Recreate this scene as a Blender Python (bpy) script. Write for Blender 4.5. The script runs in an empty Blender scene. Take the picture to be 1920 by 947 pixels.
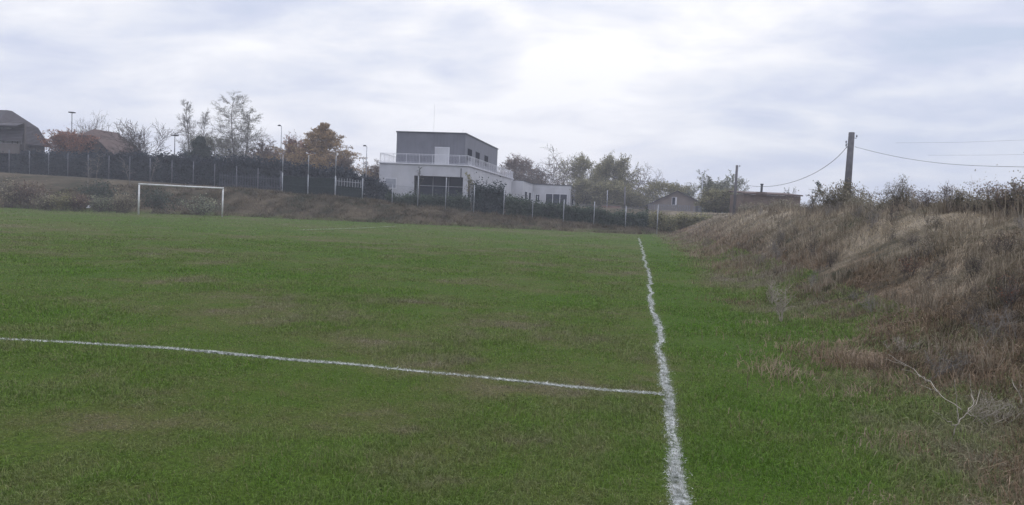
import bpy, math, random
import numpy as np
from mathutils import Vector, Matrix

C = bpy.context.scene
R = math.radians
# ------------------------------------------------------------------ camera
F_PX, YAW, PITCH, ROLL, EYE = 1397.0, R(9.3), R(3.2), R(2.5), 1.6
EX, EY = -0.29, 0.0
cam_d = bpy.data.cameras.new('camera')
cam_d.sensor_width = 36.0
cam_d.lens = 36.0 * F_PX / 1920
cam_d.clip_start = 0.05
cam_d.clip_end = 4000
cam = bpy.data.objects.new('camera', cam_d)
C.collection.objects.link(cam)
_f = np.array([-math.sin(YAW) * math.cos(PITCH), math.cos(YAW) * math.cos(PITCH), -math.sin(PITCH)])
_r = np.array([math.cos(YAW), math.sin(YAW), 0.0])
_u = np.cross(_r, _f)
_r2 = _r * math.cos(ROLL) + _u * math.sin(ROLL)
_u2 = -_r * math.sin(ROLL) + _u * math.cos(ROLL)
CP = np.array([EX, EY, EYE])
m = Matrix(((_r2[0], _u2[0], -_f[0], CP[0]), (_r2[1], _u2[1], -_f[1], CP[1]), (_r2[2], _u2[2], -_f[2], CP[2]), (0, 0, 0, 1)))
cam.matrix_world = m
C.camera = cam

# ------------------------------------------------------------------ light
SUN_EL, SUN_AZ = R(42), R(8)          # azimuth measured from +Y towards +X
w = bpy.data.worlds.new('World'); C.world = w; w.use_nodes = True
nt = w.node_tree; nt.nodes.clear()
def N(t, tree=None, **kw):
    n = (tree or nt).nodes.new(t)
    for k, v in kw.items(): setattr(n, k, v)
    return n
def L(a, b, tree=None): (tree or nt).links.new(a, b)
def math_n(op, a, b=None, clamp=False, tree=None, c=None):
    n = N('ShaderNodeMath', tree, operation=op, use_clamp=clamp)
    for i, v in enumerate((a, b, c)):
        if v is None: continue
        if isinstance(v, (int, float)): n.inputs[i].default_value = v
        else: L(v, n.inputs[i], tree)
    return n.outputs[0]
def mixc(fac, a, b, tree=None, blend='MIX'):
    n = N('ShaderNodeMix', tree, data_type='RGBA', blend_type=blend)
    for s, v in ((0, fac), (6, a), (7, b)):
        if isinstance(v, (int, float)): n.inputs[s].default_value = v
        elif isinstance(v, tuple): n.inputs[s].default_value = (*v, 1)
        else: L(v, n.inputs[s], tree)
    return n.outputs[2]
def ramp(fac, stops, tree=None, interp='LINEAR'):
    n = N('ShaderNodeValToRGB', tree); n.color_ramp.interpolation = interp
    e = n.color_ramp.elements
    while len(e) < len(stops): e.new(0.5)
    for i, (p, c) in enumerate(stops):
        e[i].position = p
        e[i].color = (*c, 1) if isinstance(c, tuple) else (c, c, c, 1)
    L(fac, n.inputs[0], tree)
    return n.outputs[0]
sky = N('ShaderNodeTexSky', sky_type='NISHITA', sun_disc=False, sun_elevation=SUN_EL, sun_rotation=SUN_AZ)
sky.air_density = 1.4; sky.dust_density = 2.5
tc = N('ShaderNodeTexCoord')
sep = N('ShaderNodeSeparateXYZ'); L(tc.outputs['Generated'], sep.inputs[0])
zc = math_n('MAXIMUM', sep.outputs[2], 0.0)
den = math_n('ADD', zc, 0.22)
cmb = N('ShaderNodeCombineXYZ')
L(math_n('DIVIDE', sep.outputs[0], den), cmb.inputs[0])
L(math_n('DIVIDE', sep.outputs[1], den), cmb.inputs[1])
def cloud_noise(scale, detail, rough, off, sx=1.0, dist=0.0, rot=0.0):
    mp = N('ShaderNodeMapping'); mp.inputs['Location'].default_value = off
    mp.inputs['Rotation'].default_value = (0, 0, rot)
    mp.inputs['Scale'].default_value = (sx, 1, 1)
    L(cmb.outputs[0], mp.inputs[0])
    n = N('ShaderNodeTexNoise'); n.inputs['Scale'].default_value = scale
    n.inputs['Detail'].default_value = detail; n.inputs['Roughness'].default_value = rough
    n.inputs['Distortion'].default_value = dist
    L(mp.outputs[0], n.inputs['Vector'])
    return n.outputs[0]
big = cloud_noise(0.95, 5, 0.52, (3.1, 0.4, 2.0), 0.95, 0.6, 0.35)
mid = cloud_noise(3.0, 6, 0.55, (7.3, 1.9, 0.0), 0.75, 0.35, -0.25)
def toward(px, py, lo, hi):
    d = _f + _r2 * (px - 960) / F_PX - _u2 * (py - 473.5) / F_PX
    d = d / np.linalg.norm(d)
    n = N('ShaderNodeVectorMath', operation='DOT_PRODUCT'); L(tc.outputs['Generated'], n.inputs[0])
    n.inputs[1].default_value = tuple(d)
    mr = N('ShaderNodeMapRange', interpolation_type='SMOOTHSTEP'); L(n.outputs['Value'], mr.inputs[0])
    mr.inputs[1].default_value = math.cos(R(lo)); mr.inputs[2].default_value = math.cos(R(hi))
    return mr.outputs[0]
v = math_n('ADD', math_n('MULTIPLY', big, 0.52), math_n('MULTIPLY', mid, 0.48))
v = math_n('ADD', v, math_n('MULTIPLY', toward(1100, 40, 32, 2), 0.10))
v = math_n('ADD', v, math_n('MULTIPLY', toward(520, -60, 26, 5), 0.05))
v = math_n('SUBTRACT', v, math_n('MULTIPLY', toward(1330, 235, 9, 1), 0.07))
v = math_n('SUBTRACT', v, math_n('MULTIPLY', toward(1900, 60, 20, 2), 0.03))
v = math_n('SUBTRACT', v, math_n('MULTIPLY', toward(880, 110, 5, 0.5), 0.10))
ccol = ramp(v, [(0.38, (0.47, 0.54, 0.69)), (0.46, (0.57, 0.61, 0.75)), (0.52, (0.67, 0.70, 0.80)), (0.585, (0.78, 0.79, 0.85)), (0.66, (0.90, 0.90, 0.93))])
# an overcast sky is brighter overhead than at the horizon
zb = N('ShaderNodeMapRange', interpolation_type='SMOOTHSTEP'); L(sep.outputs[2], zb.inputs[0])
zb.inputs[1].default_value = 0.22; zb.inputs[2].default_value = 0.9; zb.inputs[3].default_value = 1.0; zb.inputs[4].default_value = 2.5
ccol = mixc(1.0, ccol, zb.outputs[0], blend='MULTIPLY')
hz = N('ShaderNodeMapRange', interpolation_type='SMOOTHSTEP'); L(sep.outputs[2], hz.inputs[0])
hz.inputs[1].default_value = 0.26; hz.inputs[2].default_value = 0.0
hzc = mixc(toward(1750, 330, 24, 4), (0.60, 0.64, 0.77), (0.41, 0.49, 0.65))
ccol = mixc(math_n('MULTIPLY', hz.outputs[0], 0.55), ccol, hzc)
bg1 = N('ShaderNodeBackground'); L(sky.outputs[0], bg1.inputs[0]); bg1.inputs[1].default_value = 0.1
bg2 = N('ShaderNodeBackground'); L(ccol, bg2.inputs[0]); bg2.inputs[1].default_value = 1.0
mx = N('ShaderNodeMixShader'); mx.inputs[0].default_value = 0.95
L(bg1.outputs[0], mx.inputs[1]); L(bg2.outputs[0], mx.inputs[2])
wo = N('ShaderNodeOutputWorld'); L(mx.outputs[0], wo.inputs[0])

sd = bpy.data.lights.new('sun', 'SUN'); sd.energy = 0.6; sd.angle = R(25); sd.color = (1.0, 0.97, 0.93)
sun = bpy.data.objects.new('sun', sd); C.collection.objects.link(sun)
sdir = Vector((math.sin(SUN_AZ) * math.cos(SUN_EL), math.cos(SUN_AZ) * math.cos(SUN_EL), math.sin(SUN_EL)))
sun.rotation_euler = sdir.to_track_quat('Z', 'Y').to_euler()
C.view_settings.view_transform = 'Standard'; C.view_settings.look = 'None'
C.view_settings.exposure = 0.25; C.view_settings.gamma = 1.0
C.view_settings.use_curve_mapping = False
C.cycles.max_bounces = 4; C.cycles.diffuse_bounces = 2; C.cycles.glossy_bounces = 2
C.cycles.transparent_max_bounces = 8; C.cycles.volume_bounces = 0
C.cycles.use_adaptive_sampling = True; C.cycles.adaptive_threshold = 0.02
C.cycles.use_denoising = True

# ------------------------------------------------------------------ placing helpers
def ray(px, py): return _f + _r2 * (px - 960) / F_PX - _u2 * (py - 473.5) / F_PX
def P(px, py, d): return CP + ray(px, py) * d                       # point at camera depth d
def G(px, py, h=0.0):
    r = ray(px, py); t = (h - CP[2]) / r[2]; return CP + r * t
def vnoise(x, y, seed=0):
    x = np.asarray(x, float); y = np.asarray(y, float)
    xi = np.floor(x).astype(np.int64); yi = np.floor(y).astype(np.int64)
    fx = x - xi; fy = y - yi; fx = fx * fx * (3 - 2 * fx); fy = fy * fy * (3 - 2 * fy)
    def h(a, b):
        n = (a * 374761393 + b * 668265263 + seed * 974634777) & 0x7fffffff
        n = ((n ^ (n >> 13)) * 1274126177) & 0x7fffffff
        return ((n ^ (n >> 16)) & 0xffff) / 65535.0
    return (h(xi, yi) * (1 - fx) + h(xi + 1, yi) * fx) * (1 - fy) + (h(xi, yi + 1) * (1 - fx) + h(xi + 1, yi + 1) * fx) * fy
def fbm(x, y, seed=0, o=4):
    s = 0; a = 0.5; t = 0
    x = np.asarray(x, float); y = np.asarray(y, float)
    for i in range(o):
        s = s + a * vnoise(x, y, seed + i * 17); t += a; a *= 0.5; x = x * 2.03 + 5.1; y = y * 2.03 + 1.7
    return s / t
def sstep(t): t = np.clip(t, 0, 1); return t * t * (3 - 2 * t)
def right_s(x, y):
    toe = 2.25 + 0.5 * (fbm(np.asarray(y) * 0.25, 0.3, 5) - 0.5)
    return sstep((x - toe) / 4.6)
def back_toe(x):
    return np.interp(x, [-90, -55, -45, -37, -20, 0, 4, 12], [50, 54.5, 58.5, 62, 64, 67, 74, 77])
def H(x, y):
    x = np.asarray(x, float); y = np.asarray(y, float)
    zf = np.interp(x, [-95, -68, -49, -39, -35, -27, -21, -14, -8, -3, 1, 5, 12], [3.7, 3.35, 2.85, 2.55, 2.42, 2.05, 1.62, 1.25, .85, .55, .6, 1.0, 1.8])
    toe = back_toe(x)
    b = zf * sstep((y - toe) / np.maximum(70.4 - toe, 4.5))
    zp = np.interp(x, [-70, -30, -5, 12, 40], [3.5, 2.75, 2.45, 2.4, 2.4])
    b = b + np.maximum(zp - zf, 0) * sstep((y - 71.5) / 18) * (y > 71.5)
    s = right_s(x, y)
    hc = np.interp(y, [-30, 0, 14, 28, 45, 58, 70, 78], [1.7, 1.75, 1.85, 1.95, 2.1, 1.9, 1.6, 1.5])
    mound = 0.5 * (fbm(np.asarray(x) * 0.3, np.asarray(y) * 0.16, 31, 3) - 0.5)
    r = s * (hc + mound + 0.25 * (fbm(x * 1.1, y * 1.1, 9) - 0.5)) - 0.15 * sstep((x - 9) / 12)
    r = r * (y < 400)
    bt = sstep((y - toe) / 3)
    b = b + bt * (0.35 * (fbm(x * 0.45, y * 0.45, 3) - 0.5)) * sstep((74 - y) / 3)
    fld = 0.025 * (fbm(x * 0.8, y * 0.8, 44, 3) - 0.5)
    k = 6.0
    mxv = np.log(np.exp(k * np.clip(b, -1, 8)) + np.exp(k * np.clip(r, -1, 8)) - 0.999) / k
    return mxv + fld * (1 - np.clip(bt + s, 0, 1))
def Hs(x, y): return float(H(np.array([x]), np.array([y]))[0])

# ------------------------------------------------------------------ tagging and mesh helpers
def tag(o, label=None, cat=None, group=None, kind=None):
    for k, v in (('label', label), ('category', cat), ('group', group), ('kind', kind)):
        if v: o[k] = v
    return o
def empty(name, loc, rz=0.0, label=None, cat=None, group=None):
    o = bpy.data.objects.new(name, None); C.collection.objects.link(o)
    o.empty_display_size = 0.3
    o.location = tuple(float(a) for a in loc); o.rotation_euler = (0, 0, rz)
    return tag(o, label, cat, group)
def np_mesh(name, verts, faces, mats, parent=None, rnd=None, midx=None, smooth=False, local=None):
    """faces: list of (n,k) index arrays"""
    me = bpy.data.meshes.new(name)
    verts = np.asarray(verts, np.float32)
    if local is not None: verts = verts - np.asarray(local, np.float32)
    me.vertices.add(len(verts)); me.vertices.foreach_set('co', verts.ravel())
    faces = [np.asarray(f, np.int32) for f in faces if len(f)]
    tot = np.concatenate([np.full(len(f), f.shape[1], np.int32) for f in faces])
    idx = np.concatenate([f.ravel() for f in faces]).astype(np.int32)
    me.loops.add(len(idx)); me.loops.foreach_set('vertex_index', idx)
    me.polygons.add(len(tot))
    me.polygons.foreach_set('loop_start', np.concatenate([[0], np.cumsum(tot)[:-1]]).astype(np.int32))
    if midx is not None: me.polygons.foreach_set('material_index', np.asarray(midx, np.int32))
    me.polygons.foreach_set('use_smooth', np.full(len(tot), smooth))
    me.update(calc_edges=True)
    if rnd is not None:
        a = me.attributes.new('rnd', 'FLOAT', 'FACE'); a.data.foreach_set('value', np.asarray(rnd, np.float32))
    for mt in (mats if isinstance(mats, (list, tuple)) else [mats]): me.materials.append(mt)
    o = bpy.data.objects.new(name, me); C.collection.objects.link(o)
    if parent: o.parent = parent
    return o
class MB:
    def __init__(s): s.v = []; s.f = []
    def raw(s, vs, fs):
        b = len(s.v); s.v += [tuple(float(c) for c in p) for p in vs]; s.f += [tuple(b + i for i in f) for f in fs]; return s
    def box(s, x0, x1, y0, y1, z0, z1):
        vs = [(x, y, z) for z in (z0, z1) for y in (y0, y1) for x in (x0, x1)]
        return s.raw(vs, [(0, 2, 3, 1), (4, 5, 7, 6), (0, 1, 5, 4), (2, 6, 7, 3), (0, 4, 6, 2), (1, 3, 7, 5)])
    def tube(s, pts, rad, k=8, cap=True):
        pts = [np.array(p, float) for p in pts]
        rad = rad if isinstance(rad, (list, tuple)) else [rad] * len(pts)
        vs = []
        for i, p in enumerate(pts):
            d = pts[min(i + 1, len(pts) - 1)] - pts[max(i - 1, 0)]; d = d / (np.linalg.norm(d) + 1e-9)
            a = np.cross(d, (0.13, 0.2, 0.97) if abs(d[2]) < 0.9 else (1, 0.1, 0)); a /= np.linalg.norm(a); b = np.cross(d, a)
            for j in range(k):
                t = 2 * math.pi * j / k; vs.append(p + rad[i] * (a * math.cos(t) + b * math.sin(t)))
        fs = [(i * k + j, i * k + (j + 1) % k, (i + 1) * k + (j + 1) % k, (i + 1) * k + j) for i in range(len(pts) - 1) for j in range(k)]
        if cap: fs += [tuple(range(k))[::-1], tuple((len(pts) - 1) * k + j for j in range(k))]
        return s.raw(vs, fs)
    def build(s, name, mat, parent=None, smooth=False, bevel=0.0):
        me = bpy.data.meshes.new(name); me.from_pydata(s.v, [], s.f); me.update()
        me.materials.append(mat)
        if smooth: me.polygons.foreach_set('use_smooth', [True] * len(me.polygons))
        o = bpy.data.objects.new(name, me); C.collection.objects.link(o)
        if parent: o.parent = parent
        if bevel:
            b = o.modifiers.new('bevel', 'BEVEL'); b.width = bevel; b.segments = 2; b.limit_method = 'ANGLE'
        return o

# ------------------------------------------------------------------ materials
def new_mat(name, rough=0.85, spec=0.2):
    mt = bpy.data.materials.new(name); mt.use_nodes = True
    t = mt.node_tree; b = t.nodes['Principled BSDF']
    b.inputs['Roughness'].default_value = rough; b.inputs['Specular IOR Level'].default_value = spec
    return mt, t, b
def pos_noise(t, scale, detail=4, rough=0.55, off=(0, 0, 0), sc=(1, 1, 1), obj=False):
    if obj: src = N('ShaderNodeTexCoord', t).outputs['Object']
    else: src = N('ShaderNodeNewGeometry', t).outputs['Position']
    mp = N('ShaderNodeMapping', t); mp.inputs['Location'].default_value = off; mp.inputs['Scale'].default_value = sc
    L(src, mp.inputs[0], t)
    n = N('ShaderNodeTexNoise', t); n.inputs['Scale'].default_value = scale; n.inputs['Detail'].default_value = detail
    n.inputs['Roughness'].default_value = rough; L(mp.outputs[0], n.inputs['Vector'], t)
    return n.outputs[0]
def surf(name, col, col2=None, scale=1.2, rough=0.85, spec=0.2, bump=0.0, bscale=20, metallic=0.0, lo=.35, hi=.65):
    mt, t, b = new_mat(name, rough, spec); b.inputs['Metallic'].default_value = metallic
    col2 = col2 or tuple(c * 0.75 for c in col)
    n = pos_noise(t, scale, 6, 0.6)
    L(ramp(n, [(lo, col), (hi, col2)], t), b.inputs['Base Color'], t)
    if bump:
        bn = N('ShaderNodeBump', t); bn.inputs['Strength'].default_value = bump; bn.inputs['Distance'].default_value = 0.02
        L(pos_noise(t, bscale, 5), bn.inputs['Height'], t); L(bn.outputs[0], b.inputs['Normal'], t)
    return mt
def turf_color(t):
    a = pos_noise(t, 0.085, 4, 0.6, (3, 8, 0), (0.8, 1.25, 1))
    c = pos_noise(t, 0.55, 5, 0.62, (1, 2, 0))
    f = pos_noise(t, 3.2, 4, 0.6, (5, 1, 0), (1, 1, 0.2))
    v = math_n('ADD', math_n('ADD', math_n('MULTIPLY', a, 0.42), math_n('MULTIPLY', c, 0.40), tree=t), math_n('MULTIPLY', f, 0.18), tree=t) if False else None
    s1 = math_n('MULTIPLY', a, 0.42, tree=t); s2 = math_n('MULTIPLY', c, 0.40, tree=t); s3 = math_n('MULTIPLY', f, 0.18, tree=t)
    v = math_n('ADD', math_n('ADD', s1, s2, tree=t), s3, tree=t)
    g = N('ShaderNodeNewGeometry', t); sp = N('ShaderNodeSeparateXYZ', t); L(g.outputs['Position'], sp.inputs[0], t)
    # lusher strip just beyond the touchline, worn grass inside it
    st = N('ShaderNodeMapRange', t, interpolation_type='SMOOTHSTEP'); L(sp.outputs[0], st.inputs[0], t)
    st.inputs[1].default_value = -0.1; st.inputs[2].default_value = 0.5
    st2 = N('ShaderNodeMapRange', t, interpolation_type='SMOOTHSTEP'); L(sp.outputs[0], st2.inputs[0], t)
    st2.inputs[1].default_value = 1.7; st2.inputs[2].default_value = 0.9
    v = math_n('SUBTRACT', v, math_n('MULTIPLY', math_n('MULTIPLY', st.outputs[0], st2.outputs[0], tree=t), 0.07, tree=t), tree=t)
    v = math_n('SUBTRACT', v, 0.036, tree=t)
    st3 = N('ShaderNodeMapRange', t, interpolation_type='SMOOTHSTEP'); L(sp.outputs[0], st3.inputs[0], t)
    st3.inputs[1].default_value = 1.1; st3.inputs[2].default_value = 2.3
    v = math_n('ADD', v, math_n('MULTIPLY', st3.outputs[0], 0.045, tree=t), tree=t)
    return ramp(v, [(0.37, (0.060, 0.118, 0.010)), (0.45, (0.074, 0.120, 0.016)), (0.50, (0.094, 0.118, 0.028)), (0.55, (0.122, 0.120, 0.050)), (0.63, (0.160, 0.135, 0.085))], t)
def bank_color(t):
    a = pos_noise(t, 0.35, 5, 0.62, (9, 4, 0))
    c = pos_noise(t, 2.2, 5, 0.6, (2, 7, 1))
    v = math_n('ADD', math_n('MULTIPLY', a, 0.55, tree=t), math_n('MULTIPLY', c, 0.45, tree=t), tree=t)
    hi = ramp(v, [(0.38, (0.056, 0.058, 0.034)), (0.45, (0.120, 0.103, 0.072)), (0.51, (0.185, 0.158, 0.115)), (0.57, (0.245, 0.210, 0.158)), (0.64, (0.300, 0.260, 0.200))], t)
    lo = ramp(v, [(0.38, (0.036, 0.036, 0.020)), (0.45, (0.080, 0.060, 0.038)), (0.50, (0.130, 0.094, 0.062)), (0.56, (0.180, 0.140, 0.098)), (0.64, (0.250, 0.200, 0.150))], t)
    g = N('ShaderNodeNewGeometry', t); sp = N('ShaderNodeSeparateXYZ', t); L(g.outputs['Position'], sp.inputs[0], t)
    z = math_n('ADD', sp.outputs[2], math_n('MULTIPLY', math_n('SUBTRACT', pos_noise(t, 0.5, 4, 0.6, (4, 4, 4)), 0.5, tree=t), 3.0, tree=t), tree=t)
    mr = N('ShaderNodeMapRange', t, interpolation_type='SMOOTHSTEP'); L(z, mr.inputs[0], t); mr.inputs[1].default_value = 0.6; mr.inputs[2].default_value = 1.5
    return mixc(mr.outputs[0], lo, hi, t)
def bank_back_color(t):
    a = pos_noise(t, 0.3, 5, 0.6, (1, 4, 3)); c = pos_noise(t, 1.4, 5, 0.6, (2, 1, 1))
    v = math_n('ADD', math_n('MULTIPLY', a, 0.55, tree=t), math_n('MULTIPLY', c, 0.45, tree=t), tree=t)
    return ramp(v, [(0.36, (0.032, 0.040, 0.022)), (0.45, (0.062, 0.054, 0.034)), (0.52, (0.098, 0.080, 0.054)), (0.62, (0.150, 0.125, 0.088))], t)
def vary(t, col, amount=0.5):
    at = N('ShaderNodeAttribute', t, attribute_name='rnd')
    mr = N('ShaderNodeMapRange', t); L(at.outputs['Fac'], mr.inputs[0], t)
    mr.inputs[3].default_value = 1 - amount; mr.inputs[4].default_value = 1 + amount
    return mixc(1.0, col, mr.outputs[0], t, 'MULTIPLY'), at.outputs['Fac']
# ground
m_ground, t, b = new_mat('ground', 0.95, 0.1)
tcol, bcol, kcol = turf_color(t), bank_color(t), bank_back_color(t)
g = N('ShaderNodeNewGeometry', t); sp = N('ShaderNodeSeparateXYZ', t); L(g.outputs['Position'], sp.inputs[0], t)
wob = pos_noise(t, 0.9, 5, 0.65)
xx = math_n('ADD', sp.outputs[0], math_n('MULTIPLY', math_n('SUBTRACT', wob, 0.5, tree=t), 2.6, tree=t), tree=t)
mr = N('ShaderNodeMapRange', t, interpolation_type='SMOOTHSTEP'); L(xx, mr.inputs[0], t); mr.inputs[1].default_value = 1.9; mr.inputs[2].default_value = 3.6
zz = math_n('ADD', sp.outputs[2], math_n('MULTIPLY', math_n('SUBTRACT', wob, 0.5, tree=t), 0.3, tree=t), tree=t)
mz = N('ShaderNodeMapRange', t, interpolation_type='SMOOTHSTEP'); L(zz, mz.inputs[0], t); mz.inputs[1].default_value = 0.04; mz.inputs[2].default_value = 0.35
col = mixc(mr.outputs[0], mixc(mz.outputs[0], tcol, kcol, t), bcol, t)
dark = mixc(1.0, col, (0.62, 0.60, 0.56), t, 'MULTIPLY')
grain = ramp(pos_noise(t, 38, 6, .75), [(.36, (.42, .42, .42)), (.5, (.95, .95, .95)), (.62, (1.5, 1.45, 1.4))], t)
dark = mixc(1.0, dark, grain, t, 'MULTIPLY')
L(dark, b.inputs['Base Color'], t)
bn = N('ShaderNodeBump', t); bn.inputs['Strength'].default_value = 0.7; bn.inputs['Distance'].default_value = 0.05
L(pos_noise(t, 9, 8, 0.7), bn.inputs['Height'], t); L(bn.outputs[0], b.inputs['Normal'], t)
def blade_mat(name, colf, amount, straw, straw_lo=0.86):
    mt, t, b = new_mat(name, 0.7, 0.15)
    c, fac = vary(t, colf(t), amount)
    c = mixc(math_n('MULTIPLY', math_n('GREATER_THAN', fac, straw_lo, tree=t), 0.75, tree=t), c, straw, t)
    L(c, b.inputs['Base Color'], t)
    tr = N('ShaderNodeBsdfTranslucent', t); L(c, tr.inputs[0], t)
    ms = N('ShaderNodeMixShader', t); ms.inputs[0].default_value = 0.3
    L(b.outputs[0], ms.inputs[1], t); L(tr.outputs[0], ms.inputs[2], t)
    L(ms.outputs[0], t.nodes['Material Output'].inputs[0], t)
    return mt
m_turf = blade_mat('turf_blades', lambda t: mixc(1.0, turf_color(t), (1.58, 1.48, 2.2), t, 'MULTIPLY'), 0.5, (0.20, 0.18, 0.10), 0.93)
m_dry = blade_mat('dry_grass', lambda t: mixc(1.0, bank_color(t), (1.42, 1.38, 1.34), t, 'MULTIPLY'), 0.55, (0.30, 0.24, 0.17), 0.93)
m_weed = blade_mat('bank_weeds', lambda t: mixc(1.0, bank_back_color(t), (1.25, 1.22, 1.2), t, 'MULTIPLY'), 0.5, (0.17, 0.14, 0.09), 0.92)
def palette_mat(name, cols, amount=0.35):
    mt, t, b = new_mat(name, 0.75, 0.15)
    at = N('ShaderNodeAttribute', t, attribute_name='rnd')
    c = ramp(at.outputs['Fac'], [(i / max(1, len(cols) - 1), k) for i, k in enumerate(cols)], t)
    n = pos_noise(t, 0.9, 3); mr = N('ShaderNodeMapRange', t); L(n, mr.inputs[0], t)
    mr.inputs[1].default_value = 0.3; mr.inputs[2].default_value = 0.7
    mr.inputs[3].default_value = 1 - amount; mr.inputs[4].default_value = 1 + amount
    c = mixc(1.0, c, mr.outputs[0], t, 'MULTIPLY')
    L(c, b.inputs['Base Color'], t)
    tr = N('ShaderNodeBsdfTranslucent', t); L(c, tr.inputs[0], t)
    ms = N('ShaderNodeMixShader', t); ms.inputs[0].default_value = 0.3
    L(b.outputs[0], ms.inputs[1], t); L(tr.outputs[0], ms.inputs[2], t)
    L(ms.outputs[0], t.nodes['Material Output'].inputs[0], t)
    return mt
m_bark = surf('bark', (0.10, 0.085, 0.075), (0.055, 0.045, 0.04), 6)
m_bark_pale = surf('pale_bark', (0.24, 0.22, 0.20), (0.10, 0.09, 0.085), 5)
m_chalk, t, b = new_mat('chalk_on_grass', 0.95, 0.1)
cc = ramp(pos_noise(t, 16, 5, 0.7), [(0.36, (0.13, 0.15, 0.10)), (0.50, (0.40, 0.41, 0.38)), (0.62, (0.66, 0.66, 0.64))], t)
c_, fac_ = vary(t, cc, 0.3); L(c_, b.inputs['Base Color'], t)
m_white = surf('white_paint', (0.62, 0.62, 0.62), (0.44, 0.43, 0.42), 3, 0.5, 0.4)
m_steel = surf('galvanised_steel', (0.36, 0.37, 0.39), (0.24, 0.25, 0.27), 2.5, 0.55, 0.4)
m_postdim = surf('dull_grey_post', (0.20, 0.205, 0.23), (0.12, 0.125, 0.15), 2.5, 0.7, 0.2)
m_darksteel = surf('dark_steel', (0.06, 0.065, 0.08), (0.04, 0.045, 0.05), 3, 0.6)
m_wire = surf('fence_wire', (0.06, 0.075, 0.07), (0.04, 0.05, 0.05), 3, 0.6)
m_render = surf('white_render', (0.46, 0.46, 0.48), (0.40, 0.40, 0.43), 0.5, 0.9, 0.1, 0.15, 30)
t = m_render.node_tree; b = t.nodes['Principled BSDF']; src = b.inputs['Base Color'].links[0].from_socket
streak = ramp(pos_noise(t, 1.0, 5, .65, (2, 0, 0), (.9, .9, .35)), [(.36, (.90, .895, .885)), (.6, (1., 1., 1.))], t)
L(mixc(1.0, src, streak, t, 'MULTIPLY'), b.inputs['Base Color'], t)
m_trim = surf('white_trim', (0.55, 0.55, 0.58), (0.47, 0.47, 0.5), 1.5, 0.6, 0.3)
m_glass, t, b = new_mat('dark_glass', 0.3, 0.12)
L(ramp(pos_noise(t, 0.8, 3), [(0.4, (0.010, 0.014, 0.026)), (0.6, (0.022, 0.028, 0.045))], t), b.inputs['Base Color'], t)
m_clad, t, b = new_mat('grey_cladding', 0.55, 0.3)
L(ramp(pos_noise(t, 0.7, 4), [(0.35, (0.108, 0.110, 0.132)), (0.65, (0.135, 0.137, 0.160))], t), b.inputs['Base Color'], t)
wv = N('ShaderNodeTexWave', t, wave_type='BANDS', bands_direction='DIAGONAL'); wv.inputs['Scale'].default_value = 1.6
mp = N('ShaderNodeMapping', t); mp.inputs['Scale'].default_value = (1, 1, 0); L(N('ShaderNodeNewGeometry', t).outputs['Position'], mp.inputs[0], t)
L(mp.outputs[0], wv.inputs[0], t)
bn = N('ShaderNodeBump', t); bn.inputs['Strength'].default_value = 0.5; bn.inputs['Distance'].default_value = 0.03
L(wv.outputs['Fac'], bn.inputs['Height'], t); L(bn.outputs[0], b.inputs['Normal'], t)
def tile_mat(name, c1, c2):
    mt, t, b = new_mat(name, 0.85, 0.15)
    c = ramp(pos_noise(t, 1.3, 6, 0.7), [(0.35, c1), (0.65, c2)], t); L(c, b.inputs['Base Color'], t)
    wv = N('ShaderNodeTexWave', t, wave_type='BANDS', bands_direction='Z'); wv.inputs['Scale'].default_value = 1.6
    wv.inputs['Distortion'].default_value = 0.6
    L(N('ShaderNodeNewGeometry', t).outputs['Position'], wv.inputs[0], t)
    bn = N('ShaderNodeBump', t); bn.inputs['Strength'].default_value = 0.8; bn.inputs['Distance'].default_value = 0.05
    L(wv.outputs['Fac'], bn.inputs['Height'], t); L(bn.outputs[0], b.inputs['Normal'], t)
    return mt
m_tile_grey = tile_mat('grey_roof_tiles', (0.075, 0.068, 0.072), (0.050, 0.045, 0.05))
m_tile_brown = tile_mat('brown_roof_tiles', (0.105, 0.070, 0.060), (0.068, 0.048, 0.042))
m_plaster_dark = surf('brown_plaster', (0.12, 0.105, 0.10), (0.085, 0.075, 0.07), 1.2)
m_plaster_pink = surf('pinkish_plaster', (0.20, 0.165, 0.145), (0.15, 0.13, 0.12), 0.8, bump=.2)
m_block = surf('concrete_block', (0.19, 0.175, 0.155), (0.13, 0.12, 0.11), 1.5)
m_redwall = surf('weathered_red_wall', (0.26, 0.17, 0.14), (0.2, 0.14, 0.12), 1.5)
m_curtain = surf('pale_curtain', (0.42, 0.40, 0.40), (0.26, 0.25, 0.26), 2.0)
m_wood = surf('weathered_pole', (0.130, 0.125, 0.130), (0.085, 0.08, 0.085), 4, bump=.4)
m_wood2 = surf('grey_boards', (0.22, 0.22, 0.23), (0.14, 0.14, 0.15), 4)
m_hut = surf('brown_hut_wall', (0.150, 0.105, 0.080), (0.095, 0.070, 0.056), 1.5)
m_net, t, b = new_mat('dark_green_netting', 0.9, 0.1)
L(ramp(pos_noise(t, 1.5, 4), [(0.35, (0.020, 0.030, 0.030)), (0.65, (0.033, 0.045, 0.042))], t), b.inputs['Base Color'], t)
tr = N('ShaderNodeBsdfTransparent', t); ms = N('ShaderNodeMixShader', t); ms.inputs[0].default_value = 0.72
L(tr.outputs[0], ms.inputs[1], t); L(b.outputs[0], ms.inputs[2], t); L(ms.outputs[0], t.nodes['Material Output'].inputs[0], t)
m_stick = surf('bleached_dead_wood', (0.38, 0.34, 0.28), (0.20, 0.17, 0.135), 12)

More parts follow.
